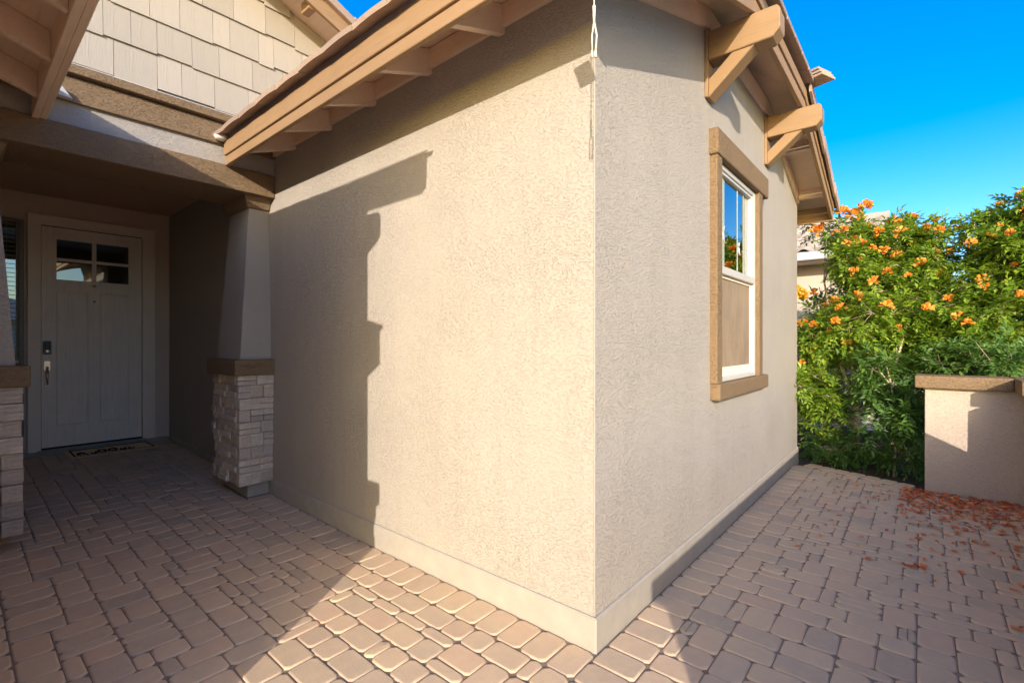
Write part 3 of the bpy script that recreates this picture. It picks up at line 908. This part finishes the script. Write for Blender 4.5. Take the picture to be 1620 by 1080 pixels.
# gable soffit: frieze under the rake, outlookers
for fn, a, b in ((lambda x: zt_(x), AX, K0), (lambda x: kz, K0, K1), (lambda x: zt_(x), K1, BX)):
    m = MB(); m.prism([(a, BY - .022, fn(a) - .16), (b, BY - .022, fn(b) - .16), (b, BY - .022, fn(b) - .022), (a, BY - .022, fn(a) - .022)], (0, .021, 0)); part('frieze_board', m, 'wood_soffit', house)
for x in (2.45, 5.60, 6.40):
    z = zt_(x)
    m = MB(); m.obox((x, (RY + BY) / 2 + .005, z - .075), (1, 0, -SL if x > 4.14 else SL), (0, 1, 0), (SL if x > 4.14 else -SL, 0, 1), 0.02, (BY - RY) / 2 - .032, 0.052); part('outlooker', m, 'wood_soffit', house)
# far eave of the same roof
e1 = 8.28 - FX
m = MB(); m.box(e1 - .03, e1, RY, DY, FB, FT, .003); part('fascia', m, 'wood_y', house, label='fascia of the far eave behind the bush')
m = MB(); m.box(BX, e1 - .031, 2.2, 2.22, FB, FT - .03); part('soffit_block', m, 'wood_soffit', house)

# gable brackets
for bxp in (3.345, 4.945):
    br = put('gable_bracket', None, house, (bxp, BY, 3.0))
    hw = 0.068
    m = MB(); m.box(bxp - hw, bxp + hw, BY - .022, BY - .0005, 3.00, 3.45, .004); part('wall_post', m, 'wood_y', br)
    m = MB()
    P = [(BY - .022, 3.24), (0.70, 3.24), (0.655, 3.285), (0.655, 3.405), (0.675, 3.43), (BY - .022, 3.43)]
    m.prism([(bxp - hw, y, z) for y, z in P], (2 * hw, 0, 0), .006); part('beam', m, 'wood_y', br)
    m = MB()
    P = [(BY - .022, 3.015), (BY - .022, 3.115), (0.925, 3.238), (0.81, 3.238)]
    P = [(BY - .022, 3.02), (0.815, 3.238), (0.925, 3.238), (BY - .022, 3.155)]
    P = [(BY - .022, 2.995), (0.80, 3.238), (0.935, 3.238), (BY - .022, 3.112)]
    m.prism([(bxp - hw + .008, y, z) for y, z in P], (2 * hw - .016, 0, 0), .005); part('brace', m, 'wood_y', br)

# ---------------- the other wing's roof edge (upper left) with fascia, rafters, tiles
lroof = put('wing_roof', None, house, (LFX, 3.0, 3.0)); lroof['label'] = 'eave of the other wing at upper left'
lz = lambda x: FT - SL * (x - LFX)
LR = LY - 0.305
m = MB(); m.poly([(LFX, LR, lz(LFX)), (LFX, 4.33, lz(LFX)), (-2.6, 4.33, lz(-2.6)), (-2.6, LR, lz(-2.6))])
m.poly([(-2.6, LR, lz(-2.6)), (-2.6, 4.33, lz(-2.6)), (-5.6, 4.33, lz(-2.6) - 1.05), (-5.6, LR, lz(-2.6) - 1.05)])
part('deck', m, 'roof_deck', lroof)
m = MB(); m.poly([(LFX, LR + .03, lz(LFX) - .018), (LFX, 4.32, lz(LFX) - .018), (-2.6, 4.32, lz(-2.6) - .018), (-2.6, LR + .03, lz(-2.6) - .018)]); part('soffit', m, 'wood_soffit', lroof)
m = MB(); m.box(LFX - .002, LFX + .032, LR - .02, 4.318, FB, FT - .01, .003); part('fascia', m, 'wood_soffit', lroof)
m = MB(); m.box(LFX + .034, LFX + .068, LR - .02, 4.318, FB + .006, FT - .01, .003); part('fascia', m, 'wood_soffit', lroof)
m = MB(); m.box(LFX + .02, LFX + .05, LR, 4.34, FT - .008, FT + .02); part('underlayment', m, 'underlayment', lroof)
yy = 1.74
while yy < 4.45:
    m = MB(); z = lambda x: FB + 0.02 - SL * (x - LFX)
    if yy < 4.3:
        m.prism([(LFX - .003, yy - .02, z(LFX)), (LX, yy - .02, z(LX)), (LX, yy - .02, lz(LX) - .02), (LFX - .003, yy - .02, lz(LFX) - .02)], (0, .04, 0), .002)
        part('rafter_tail', m, 'wood_soffit', lroof, origin=(.15, yy, 2.9))
    yy += 0.565
m = MB(); m.prism([(LX + .001, LY, 2.985), (LX + .024, LY, 2.985), (LX + .024, LY, lz(LX + .024) - .022), (LX + .001, LY, lz(LX) - .022)], (0, 2.65, 0)); part('frieze_board', m, 'wood_soffit', lroof)
for c in range(2):
    xe = LFX + 0.112 - c * 0.36
    for k in range(10):
        y = LR + .10 + .305 * k + (.15 if c % 2 else 0)
        if y > 4.3: continue
        o = put('roof_tile', TILE, lroof, (xe + rs.uniform(-.004, .004), y, lz(xe) + .030 + rs.uniform(-.002, .003)))
        o.rotation_euler = (rs.uniform(-.006, .006), -ang + .03, math.pi)
m = MB(); m.prism([(LFX, LR, FB), (LFX, LR, FT), (-2.6, LR, lz(-2.6)), (-2.6, LR, lz(-2.6) - .185)], (0, .03, 0)); part('rake_board', m, 'wood_x', lroof)
m = MB(); m.prism([(LFX + .06, LR - .03, FT - .12), (LFX + .06, LR - .03, FT + .05), (-2.6, LR - .03, lz(-2.6) + .06), (-2.6, LR - .03, lz(-2.6) - .10)], (0, .028, 0)); part('rake_tiles', m, 'tile_tan', lroof)
m = MB(); m.hexa([(0.46, 4.27, 2.972), (0.535, 4.27, 2.972), (0.535, 4.315, 2.972), (0.46, 4.315, 2.972), (0.44, 4.26, 3.045), (0.475, 4.26, 3.045), (0.475, 4.315, 3.045), (0.44, 4.315, 3.045)], .004); part('kickout_flashing', m, 'white_vinyl', lroof)
m = MB(); m.box(LX - .30, LX, LY - 0.17, LY, 2.73, 2.93, .03); part('corbel', m, 'stucco_brown', house)
m = MB(); m.box(-5.4, LX + .07, LY - .10, LY + .6, 0.94, 1.085, .008); part('wainscot_cap', m, 'stucco_brown', house)
rs = random.Random(21)
wsc = put('wainscot', None, house, (LX, LY, 0.1))
for k in range(8):
    z = 0.12 + k * 0.103; x = LX + .045
    while x > -1.4:
        w = rs.choice((.14, .2, .28)); m = MB(); m.box(x - w + .001, x - .001, LY - .06 - rs.uniform(0, .012), LY - .001, z + .001, z + .102, .004)
        part('stone', m, 'stacked_stone', wsc, origin=(x, LY, z)); x -= w
# wall lantern on the front of the other wing
ln = put('wall_lantern', None, house, (-.16, LY, 1.95))
m = MB(); m.box(-.23, -.11, LY - .025, LY, 1.84, 2.15, .004); part('back_plate', m, 'gray_alu', ln)
m = MB(); m.prism([(-.27, LY - .001, 2.145), (-.27, LY - .195, 2.145), (-.27, LY - .185, 2.165), (-.27, LY - .001, 2.205)], (.20, 0, 0), .003); part('hood', m, 'gray_alu', ln)
m = MB(); m.prism([(-.25, LY - .03, 1.83), (-.25, LY - .165, 1.91), (-.25, LY - .165, 2.144), (-.25, LY - .03, 2.144)], (.16, 0, 0), .003); part('lamp_glass', m, 'blind_white', ln)

# ---------------- porch gable roof above the shingles
groof = put('gable_roof', None, house, (0.9, 4.0, 4.6)); groof['label'] = 'tiled roof edge over the shingled gable'
PY = 3.95
gzt = lambda x: rake_z(x) + 0.02
m = MB()
for a, b in ((0.9, 3.66), (0.9, -1.9)):
    m.poly([(a, PY, gzt(a) ), (b, PY, gzt(b)), (b, 9, gzt(b)), (a, 9, gzt(a))])
part('deck', m, 'roof_deck', groof)
m = MB()
for a, b in ((0.9, 3.66), (0.9, -1.9)):
    m.poly([(a, PY + .03, rake_z(a)), (b, PY + .03, rake_z(b)), (b, GY, rake_z(b)), (a, GY, rake_z(a))])
part('soffit', m, 'wood_soffit', groof)
for a, b in ((0.901, 3.5), (-1.8, 0.899)):
    m = MB(); m.prism([(a, PY, rake_z(a) - .12), (b, PY, rake_z(b) - .12), (b, PY, rake_z(b) + .02), (a, PY, rake_z(a) + .02)], (0, .032, 0), .003); part('rake_board', m, 'wood_x', groof)
    n = 7
    for k in range(n):
        x0 = a + (b - a) * k / n; x1 = a + (b - a) * (k + 1.1) / n
        hi = .035 if a > 0 else .02; lo = .02 if a > 0 else .035
        m = MB(); m.prism([(x0, PY - .05, rake_z(x0) + .0 + hi - .02), (x1, PY - .05, rake_z(x1) + lo - .02), (x1, PY - .05, rake_z(x1) + lo + .055), (x0, PY - .05, rake_z(x0) + hi + .055)], (0, .22, 0), .006); part('rake_tile', m, 'tile_tan', groof, origin=((x0 + x1) / 2, PY, rake_z(x0)))
        m = MB(); m.prism([(x0, PY + .16, rake_z(x0) + hi + .03), (x1, PY + .16, rake_z(x1) + lo + .03), (x1, PY + .16, rake_z(x1) + lo + .06), (x0, PY + .16, rake_z(x0) + hi + .06)], (0, 1.2, 0), .004); part('roof_tile', m, 'tile_tan', groof, origin=((x0 + x1) / 2, PY, rake_z(x0)))
for x in (-.3, 2.03):
    m = MB(); m.box(x - .035, x + .035, PY + .033, PY + .17, rake_z(x) - .125, rake_z(x) - .03, .004); part('outlooker', m, 'wood_y', groof)

# ================================================================== low courtyard wall
cw = thing('courtyard_wall', (5.94, -0.35, 0), 'low stucco courtyard wall with brown cap at right behind the fallen petals', 'wall')
m = MB(); m.box(5.84, 6.04, -0.85, -0.022, -0.08, 0.946, .006, 2); part('wall_panel', m, 'stucco_low_wall', cw)
m = MB(); m.box(5.775, 6.105, -0.592, 0.049, 0.946, 1.058, .010, 2); part('cap', m, 'stucco_brown', cw)
m = MB()
m.prism([(5.8385, -.65, -.08), (5.8385, -.65, .946), (5.30, -.65, .946), (5.30, -.65, .485), (4.47, -.65, 1.04), (4.36, -.65, 1.04), (4.36, -.65, .946), (-.22, -.65, .946), (-.22, -.65, -.08)], (0, -.2, 0), .004)
part('wall_panel', m, 'stucco_low_wall', cw)
m = MB(); m.box(5.41, 6.105, -.91, -.5925, .9465, 1.0585, .010, 2); part('cap', m, 'stucco_brown', cw)
m = MB(); m.box(-.28, 4.358, -.91, -.61, .9465, 1.055, .010, 2); part('cap', m, 'stucco_brown', cw)

# ================================================================== doormat
mat = thing('doormat', (1.24, 7.20, gz(7.2) + .004), 'thin tan coir doormat with black scrollwork lying before the front door', 'doormat')
tilt = math.atan(.0245)
def onmat(x, y, z=0.0): return (x, y, gz(y) + .006 + z)
m = MB()
m.hexa([onmat(.86, 6.98), onmat(1.64, 6.98), onmat(1.62, 7.40), onmat(.84, 7.40), onmat(.86, 6.98, .012), onmat(1.64, 6.98, .012), onmat(1.62, 7.40, .012), onmat(.84, 7.40, .012)], .004)
part('mat_body', m, 'coir', mat)
m = MB()
def stroke(pts, r=.011):
    m.tube([onmat(x, y, .0125) for x, y in pts], r, 5)
stroke([(.895, 7.02), (.89, 7.36)], .008); stroke([(1.605, 7.02), (1.59, 7.36)], .008); stroke([(.89, 7.365), (1.59, 7.365)], .006); stroke([(.895, 7.015), (1.605, 7.015)], .004)
def loop(cx, cy, rx, ry, a0=0, a1=360, r=.011): stroke([(cx + rx * math.cos(R(a)), cy + ry * math.sin(R(a))) for a in range(a0, a1 + 1, 30)], r)
loop(.955, 7.12, .03, .045, -40, 260); stroke([(.935, 7.08), (.96, 7.17), (1.01, 7.06)])
loop(1.065, 7.10, .025, .035, 180, 420); loop(1.14, 7.14, .036, .06); loop(1.235, 7.14, .036, .06); loop(1.325, 7.10, .025, .035, 120, 420); loop(1.40, 7.10, .025, .03, 120, 380)
part('lettering', m, 'coir_dark', mat)

# ================================================================== hanging cord at the roof corner
cd = thing('hanging_cord', (1.425, 0.848, 2.8), 'thin pale cord ending in two plugs hanging from the roof corner', 'cord')
m = MB()
cx, cy = 1.425, 0.848
m.tube([(cx, cy, 2.80), (cx + .001, cy, 2.62), (cx, cy, 2.50)], .0028, 6)
m.tube([(cx, cy, 2.51), (cx, cy, 2.455)], [.006, .0045], 6)
m.tube([(cx, cy, 2.46), (cx + .006, cy - .007, 2.41), (cx + .003, cy - .004, 2.35)], .0030, 6)
m.tube([(cx, cy, 2.46), (cx - .003, cy + .006, 2.41), (cx - .004, cy + .005, 2.36)], .0026, 6)
part('cable', m, 'cord_white', cd)
m = MB(); m.tube([(cx + .003, cy - .004, 2.356), (cx + .003, cy - .004, 2.335)], .0048, 8); m.tube([(cx - .004, cy + .005, 2.36), (cx - .004, cy + .005, 2.335)], .003, 6); part('plug', m, 'cord_white', cd)
m = MB(); m.obox((cx - .02, cy + .02, 2.735), (1, .6, .2), (-.6, 1, 0), (-.1, .3, 1), .006, .035, .055, .004); part('solar_panel', m, 'black_plastic', cd)

# ================================================================== shrubs
def leaf_geo(bm, pos, d, up, L, nl, w, droop, rnd):
    """compound leaf: pairs of folded leaflets along a drooping rib"""
    d = d.normalized(); side = d.cross(up)
    if side.length < 1e-3: side = Vector((1, 0, 0))
    side.normalize(); nrm = side.cross(d).normalized()
    for k in range(nl):
        t = (k // 2 + 1) / (nl // 2 + 1)
        last = k == nl - 1
        base = pos + d * (L * t) - Vector((0, 0, droop * L * t * t))
        if last: ld = d - Vector((0, 0, droop)); base = pos + d * L * .95 - Vector((0, 0, droop * L * .9))
        else: ld = side * (1 if k % 2 else -1) * 0.85 + d * 0.6
        ld = (ld + Vector((rnd.uniform(-.25, .25), rnd.uniform(-.25, .25), rnd.uniform(-.35, .15)))).normalized()
        ll = L * rnd.uniform(.42, .62) * (1.15 if last else 1)
        wv = ld.cross(nrm)
        if wv.length < 1e-3: continue
        wv.normalize(); fold = nrm * (w * ll * 0.25)
        a = bm.verts.new(base); b = bm.verts.new(base + ld * ll * .45 + wv * w * ll * .5 + fold)
        c = bm.verts.new(base + ld * ll); e = bm.verts.new(base + ld * ll * .45 - wv * w * ll * .5 + fold)
        bm.faces.new((a, b, c)); bm.faces.new((a, c, e))
def flower_mesh(mat, n, seed):
    rnd = random.Random(seed); m = MB()
    for i in range(n):
        a = rnd.uniform(0, 2 * math.pi); el = rnd.uniform(-.3, 1.2)
        d = Vector((math.cos(a) * math.cos(el), math.sin(a) * math.cos(el), math.sin(el)))
        p0 = d * rnd.uniform(0.0, .025); p1 = p0 + d * .040
        s = d.cross(Vector((.3, .2, 1))).normalized(); t = d.cross(s)
        rim = [p1 + d * .012 * rnd.uniform(.2, 1.4) + (s * math.cos(q) + t * math.sin(q)) * .021 * rnd.uniform(.8, 1.2) for q in [k * 2 * math.pi / 5 for k in range(5)]]
        neck = [p0 + (s * math.cos(q) + t * math.sin(q)) * .006 for q in [k * 2 * math.pi / 5 for k in range(5)]]
        rv = [m.bm.verts.new(v) for v in rim]; nv = [m.bm.verts.new(v) for v in neck]
        for k in range(5): m.bm.faces.new((nv[k], nv[(k + 1) % 5], rv[(k + 1) % 5], rv[k]))
    return m.mesh('flower_cluster', mat, recalc=False)
FLOWERS = [flower_mesh('petal_orange', n, i) for i, n in enumerate((9, 11, 14, 8))]
FLOWERS_Y = [flower_mesh('petal_yellow', 13, 30)]

def shrub(name, base, label, cat, clumps, leafmat, stems, seed, per, L=.11, nl=7, w=.42, droop=.25, nflower=0, yellow=(), flmin=0.9, fpts=()):
    rnd = random.Random(seed)
    base = Vector(base)
    t = thing(name, base, label, cat)
    mb = MB()
    for s in stems: mb.tube(s[0], s[1], 7)
    limbs = MB(); fol = MB()
    ends = [Vector(s[0][-1]) for s in stems] + [Vector(s[0][len(s[0]) // 2]) for s in stems]
    tips = []
    for c, r in clumps:
        c = Vector(c)
        e = min(ends, key=lambda q: (q - c).length + max(0, q.z - c.z) * 2)
        midp = (e + c) / 2 + Vector((rnd.uniform(-.06, .06), rnd.uniform(-.06, .06), .05))
        limbs.tube([e, midp, c], [.011, .007, .004], 5)
        ntw = max(4, int(per * r / .3 / 7))
        for k in range(ntw):
            dv = Vector((rnd.gauss(0, 1), rnd.gauss(0, 1), rnd.gauss(.25, .9))).normalized()
            ln_ = r * rnd.uniform(.55, 1.15)
            st = c + dv * r * rnd.uniform(0, .25)
            en = st + dv * ln_ - Vector((0, 0, .12 * ln_))
            if k % 2 == 0: limbs.tube([c, (st + en) / 2, en], [.003, .0022, .0012], 3, False)
            for i in range(7):
                f = .25 + .75 * (i + rnd.random()) / 7
                p = st.lerp(en, f) + Vector((rnd.gauss(0, .025), rnd.gauss(0, .025), rnd.gauss(0, .025)))
                ld = (dv * .6 + Vector((rnd.gauss(0, .6), rnd.gauss(0, .6), rnd.gauss(-.05, .45)))).normalized()
                leaf_geo(fol.bm, p, ld, Vector((rnd.uniform(-.3, .3), rnd.uniform(-.3, .3), 1)), L * rnd.uniform(.7, 1.25), nl, w, droop * rnd.uniform(.3, 1.6), rnd)
            tips.append((en, dv))
    part('trunk', mb, 'bark', t)
    part('branches', limbs, 'bark', t)
    o = put('foliage', fol.mesh('foliage', leafmat, base, recalc=False), t, base)
    # flowers on outer tips, mostly high and on the sunny side
    def sc(q):
        p, d = q
        return p.z * .30 - p.x * .55 - d.x * .3 + d.z * .2 + rnd.uniform(-.6, .6)
    cand = sorted([q for q in tips if q[0].z > flmin], key=sc, reverse=True)
    chosen = []
    for q in cand:
        if len(chosen) >= nflower: break
        if all((q[0] - c[0]).length > .10 for c in chosen): chosen.append(q)
    for p_, d_ in chosen:
        o = put('flower_cluster', rnd.choice(FLOWERS), t, p_ + d_ * .05, (rnd.uniform(-.5, .5), rnd.uniform(-.5, .5), rnd.uniform(0, 6.28)))
        o.scale = (rnd.uniform(.5, 1.0),) * 3
    for q in fpts:
        o = put('flower_cluster', rnd.choice(FLOWERS), t, q, (rnd.uniform(-.5, .5), rnd.uniform(-.5, .5), rnd.uniform(0, 6.28))); o.scale = (rnd.uniform(1.0, 1.5),) * 3
    for q in yellow:
        o = put('flower_cluster', FLOWERS_Y[0], t, q, (0, 0, rnd.uniform(0, 6.28))); o.scale = (1.25,) * 3
    return t

rc = random.Random(42)
def crown(cx, cy, zlo, zhi, rx, ry, n, rmin=.2, rmax=.34, taper=.75):
    out = []
    for _ in range(n):
        a = rc.uniform(0, 2 * math.pi); q = math.sqrt(rc.uniform(.05, 1)); h = rc.random()
        k = 1 - taper * abs(h - .5) ** 2 * 1.6
        out.append(((cx + rx * q * k * math.cos(a), cy + ry * q * k * math.sin(a), zlo + (zhi - zlo) * h), rc.uniform(rmin, rmax)))
    return out
stem1 = [([(7.0, .60, -.05), (7.0, .58, .42), (6.99, .60, .62)], [.038, .034, .033]),
         ([(6.99, .60, .60), (6.97, .52, 1.0), (7.02, .46, 1.55), (7.0, .40, 2.2)], [.034, .03, .022, .012]),
         ([(6.99, .60, .55), (6.93, .70, .95), (6.95, .82, 1.5), (6.9, .9, 2.1)], [.026, .022, .017, .010]),
         ([(7.0, .59, .50), (6.95, .38, .72), (6.9, .22, 1.1), (7.0, .1, 1.7)], [.022, .017, .013, .008]),
         ([(7.0, .60, .58), (7.1, .65, 1.2), (7.3, .7, 2.0)], [.024, .018, .010])]
cl1 = crown(7.05, .55, 1.15, 2.55, .62, .66, 48) + crown(6.75, .95, .6, 1.5, .3, .25, 10, .16, .24) + crown(6.95, .8, 2.2, 2.8, .45, .45, 14, .18, .28) + crown(7.0, .35, 2.1, 2.6, .4, .4, 10, .18, .28) + crown(6.85, .95, .22, .7, .25, .2, 9, .13, .2) + crown(7.15, .02, 1.5, 2.5, .4, .3, 14, .18, .28)
cl1 = [q for q in cl1 if not (q[0][1] > .66 and 1.85 < q[0][2] < 2.72)]
shrub('flowering_bush', (7.0, .60, 0), 'bright green bush with orange trumpet flowers on a pale trunk beside the window wall', 'bush', cl1, 'leaf_bright', stem1, 1, 105, .12, 7, .42, .25, 60, yellow=[(6.9, 1.17, 1.98), (6.88, 1.12, 1.93), (6.92, 1.22, 2.02)], fpts=[(6.9, .72, 2.9), (6.95, .62, 2.85), (6.9, .5, 2.92), (7.0, .25, 2.7), (6.95, .2, 2.6), (6.9, .95, 2.75), (6.88, 1.0, 2.7)])
stem2 = [([(7.35, -.55, -.05), (7.3, -.55, .9), (7.25, -.6, 1.6), (7.3, -.7, 2.3)], [.045, .04, .03, .014]),
         ([(7.33, -.5, .3), (7.2, -.25, 1.1), (7.15, -.15, 1.8)], [.03, .024, .012]),
         ([(7.33, -.6, .4), (7.3, -.95, 1.2), (7.25, -1.2, 2.2)], [.03, .022, .012])]
cl2 = crown(7.3, -.50, 1.0, 2.55, .6, .66, 46) + crown(7.2, -1.15, 1.5, 2.55, .45, .5, 24, .2, .3) + crown(7.1, -.72, 2.2, 2.65, .38, .36, 12, .16, .26) + crown(7.6, -.3, .3, 1.2, .4, .4, 10, .2, .3) + crown(7.15, -1.0, 2.55, 2.85, .3, .25, 7, .16, .24)
shrub('flowering_bush', (7.35, -.55, 0), 'tall bush with orange flowers rising behind the low courtyard wall', 'bush', cl2, 'leaf_bright', stem2, 2, 105, .12, 7, .42, .28, 60, fpts=[(7.0, -.95, 2.85), (7.0, -1.02, 2.8), (6.95, -.9, 2.78), (7.0, -1.05, 2.55), (7.05, -1.0, 2.6), (6.95, -.85, 2.6)])
# dark hanging growth at the end of the low wall and behind its cap
cl3 = crown(6.32, .17, .12, .75, .16, .17, 12, .14, .2) + crown(6.45, .25, .75, 1.25, .22, .22, 8, .15, .22)
shrub('leafy_shrub', (6.4, .22, 0), 'dark green low shrub spilling onto the pavers at the end of the low wall', 'shrub', cl3, 'leaf_dark', [([(6.4, .22, -.05), (6.38, .2, .4), (6.42, .24, .9)], [.012, .01, .006])], 3, 80, .12, 9, .40, .35, 0)
cl4 = crown(6.55, -.42, .98, 1.25, .3, .38, 14, .14, .22)
shrub('leafy_shrub', (6.6, -.4, 0), 'dark green shrub leaning over the brown cap of the low wall', 'shrub', cl4, 'leaf_dark', [([(6.6, -.4, -.05), (6.58, -.42, .6), (6.55, -.42, 1.05)], [.014, .012, .007])], 4, 85, .11, 7, .42, .3, 0, fpts=[])
cl5 = crown(6.55, .85, .03, .16, .3, .22, 10, .10, .15) + crown(6.75, .45, .05, .25, .3, .25, 12, .12, .18)
shrub('groundcover_plant', (6.6, .75, 0), 'low dark green sprawling plant in the bed beside the paver edge', 'plant', cl5, 'leaf_dark', [([(6.6, .75, -.05), (6.6, .72, .1)], [.008, .005])], 5, 60, .085, 7, .38, .3, 0)
cl6 = crown(8.3, .3, .2, 2.3, .5, 1.1, 36, .22, .36)
shrub('leafy_shrub', (8.3, .3, 0), 'shaded shrub behind the flowering bushes along the neighbouring house', 'shrub', cl6, 'leaf_dark', [([(8.3, .3, -.05), (8.3, .3, .8), (8.3, .25, 1.4)], [.03, .025, .012])], 6, 70, .12, 7, .42, .25, 0)

# ================================================================== fallen petals
rnd = random.Random(77); m = MB(); cnt = 0
while cnt < 760:
    if rnd.random() < .48:
        x = 5.82 - abs(rnd.gauss(0, .50)); y = rnd.uniform(-.64, .14)
    else:
        x = rnd.uniform(3.0, 6.0); y = rnd.uniform(-.6, .65)
        if rnd.random() > ((x - 2.7) / 3.3) ** 1.6 * (1.0 if y < .1 else .45): continue
    if x > 5.825 or x < 2.9: continue
    L = rnd.uniform(.013, .032); a = rnd.uniform(0, 6.28); wd = L * rnd.uniform(.28, .5)
    d = Vector((math.cos(a), math.sin(a), 0)); s = Vector((-d.y, d.x, 0)); z0 = .004
    p0 = Vector((x, y, z0)); h = rnd.uniform(.003, .012)
    v = [m.bm.verts.new(q) for q in (p0 - d * L - s * wd * .3, p0 - s * wd + Vector((0, 0, h)), p0 + d * L * .9 - s * wd * .9 + Vector((0, 0, h * .5)), p0 + d * L * .7, p0 + d * L + s * wd * .8 + Vector((0, 0, h * .8)), p0 + s * wd + Vector((0, 0, h)))]
    m.bm.faces.new(v); cnt += 1
o = put('fallen_flowers', m.mesh('fallen_flowers', 'petal_fallen', recalc=False)); o['kind'] = 'stuff'
tag(o, 'orange and rust fallen trumpet flowers scattered on the pavers by the low wall', 'fallen flowers')

# ================================================================== neighbouring house behind the bushes
nb = thing('neighbor_house', (9.7, 2.0, 0), 'neighbouring house with white gutter and gray tile roof behind the bushes', 'house')
m = MB(); m.box(9.75, 15.4, .75, 8, -.1, 2.86)
m.prism([(9.75, .75, 2.861), (15.4, .75, 2.861), (12.5, .75, 3.80)], (0, .1, 0)); part('wall', m, 'far_stucco', nb)
m = MB(); m.box(9.18, 9.30, .55, 8.4, 2.71, 2.845, .012); part('gutter', m, 'white_vinyl', nb)
m = MB(); m.box(9.3, 9.76, .6, 8.4, 2.70, 2.745); m.box(9.3, 9.33, .6, 8.4, 2.7455, 2.86); part('soffit', m, 'wood_soffit', nb)
NS = .33
nz = lambda x: 2.86 + NS * (x - 9.25)
rf = put('roof', None, nb, (9.25, 2, 2.86))
m = MB(); m.prism([(9.25, .55, nz(9.25)), (12.5, .55, nz(12.5)), (15.75, .55, nz(9.25)), (15.75, .55, nz(9.25) - .05), (12.5, .55, nz(12.5) - .05), (9.25, .55, nz(9.25) - .05)], (0, 7.85, 0))
part('deck', m, 'tile_gray', rf)
def s_tile():
    m = MB(); w, l, n = .30, .42, 8
    r0, r1 = [], []
    for i in range(n + 1):
        y = w * i / n; h = .035 * math.sin(2 * math.pi * i / n)
        r0.append((0, y, h + .03)); r1.append((l, y, h + .005))
    a = [m.bm.verts.new(q) for q in r0]; b = [m.bm.verts.new(q) for q in r1]; c = [m.bm.verts.new((q[0], q[1], q[2] - .022)) for q in r0]
    for i in range(n):
        f = m.bm.faces.new((a[i], b[i], b[i + 1], a[i + 1])); f.smooth = True
        m.bm.faces.new((c[i], a[i], a[i + 1], c[i + 1]))
    return m.mesh('roof_tile', 'tile_gray', recalc=False)
ST = s_tile(); na = math.atan(NS)
for c in range(9):
    x = 9.2 + c * .37
    for k in range(11):
        y = .52 + .30 * k
        if x > 12.3: continue
        o = put('roof_tile', ST, rf, (x, y, nz(x) + .012)); o.rotation_euler = (0, -na, 0)
m = MB(); m.tube([(12.5, 8.4, nz(12.5) + .04), (12.5, .5, nz(12.5) + .04)], .08, 8); part('ridge_cap', m, 'tile_gray', rf)

# ================================================================== house across the street (seen in the panes)
ah = thing('facing_house', (0, -34, 0), 'tan house across the street with gray hip roof and garage door', 'house')
m = MB(); m.box(-11, 8, -44, -33, -.1, 2.8); part('wall', m, 'far_stucco', ah)
m = MB()
E = [(-11.6, -44.6, 2.7), (8.6, -44.6, 2.7), (8.6, -32.4, 2.7), (-11.6, -32.4, 2.7)]; r0, r1 = (-6, -38.5, 4.9), (3, -38.5, 4.9)
m.poly([E[0], E[1], r1, r0]); m.poly([E[2], E[3], r0, r1]); m.poly([E[1], E[2], r1]); m.poly([E[3], E[0], r0]); m.poly(E)
part('roof', m, 'tile_gray', ah)
gd = MB(); gd.box(-3, 2, -33.0, -32.94, 0, 2.2, .01); gdo = part('garage_door', gd, 'garage_paint', ah)
for k in range(4):
    for j in range(4):
        m = MB(); m.box(-2.9 + j * 1.22, -1.76 + j * 1.22, -32.938, -32.92, .06 + k * .54, .54 + k * .54, .02); part('panel', m, 'garage_paint', gdo)
for x in (4.2, -6.5):
    m = MB(); m.box(x, x + 1.6, -33.0, -32.95, .9, 2.2, .01); w_ = part('window', m, 'white_vinyl', ah)
    m = MB(); m.box(x + .08, x + 1.52, -32.949, -32.945, .98, 2.12); part('pane', m, 'glass_door', w_)
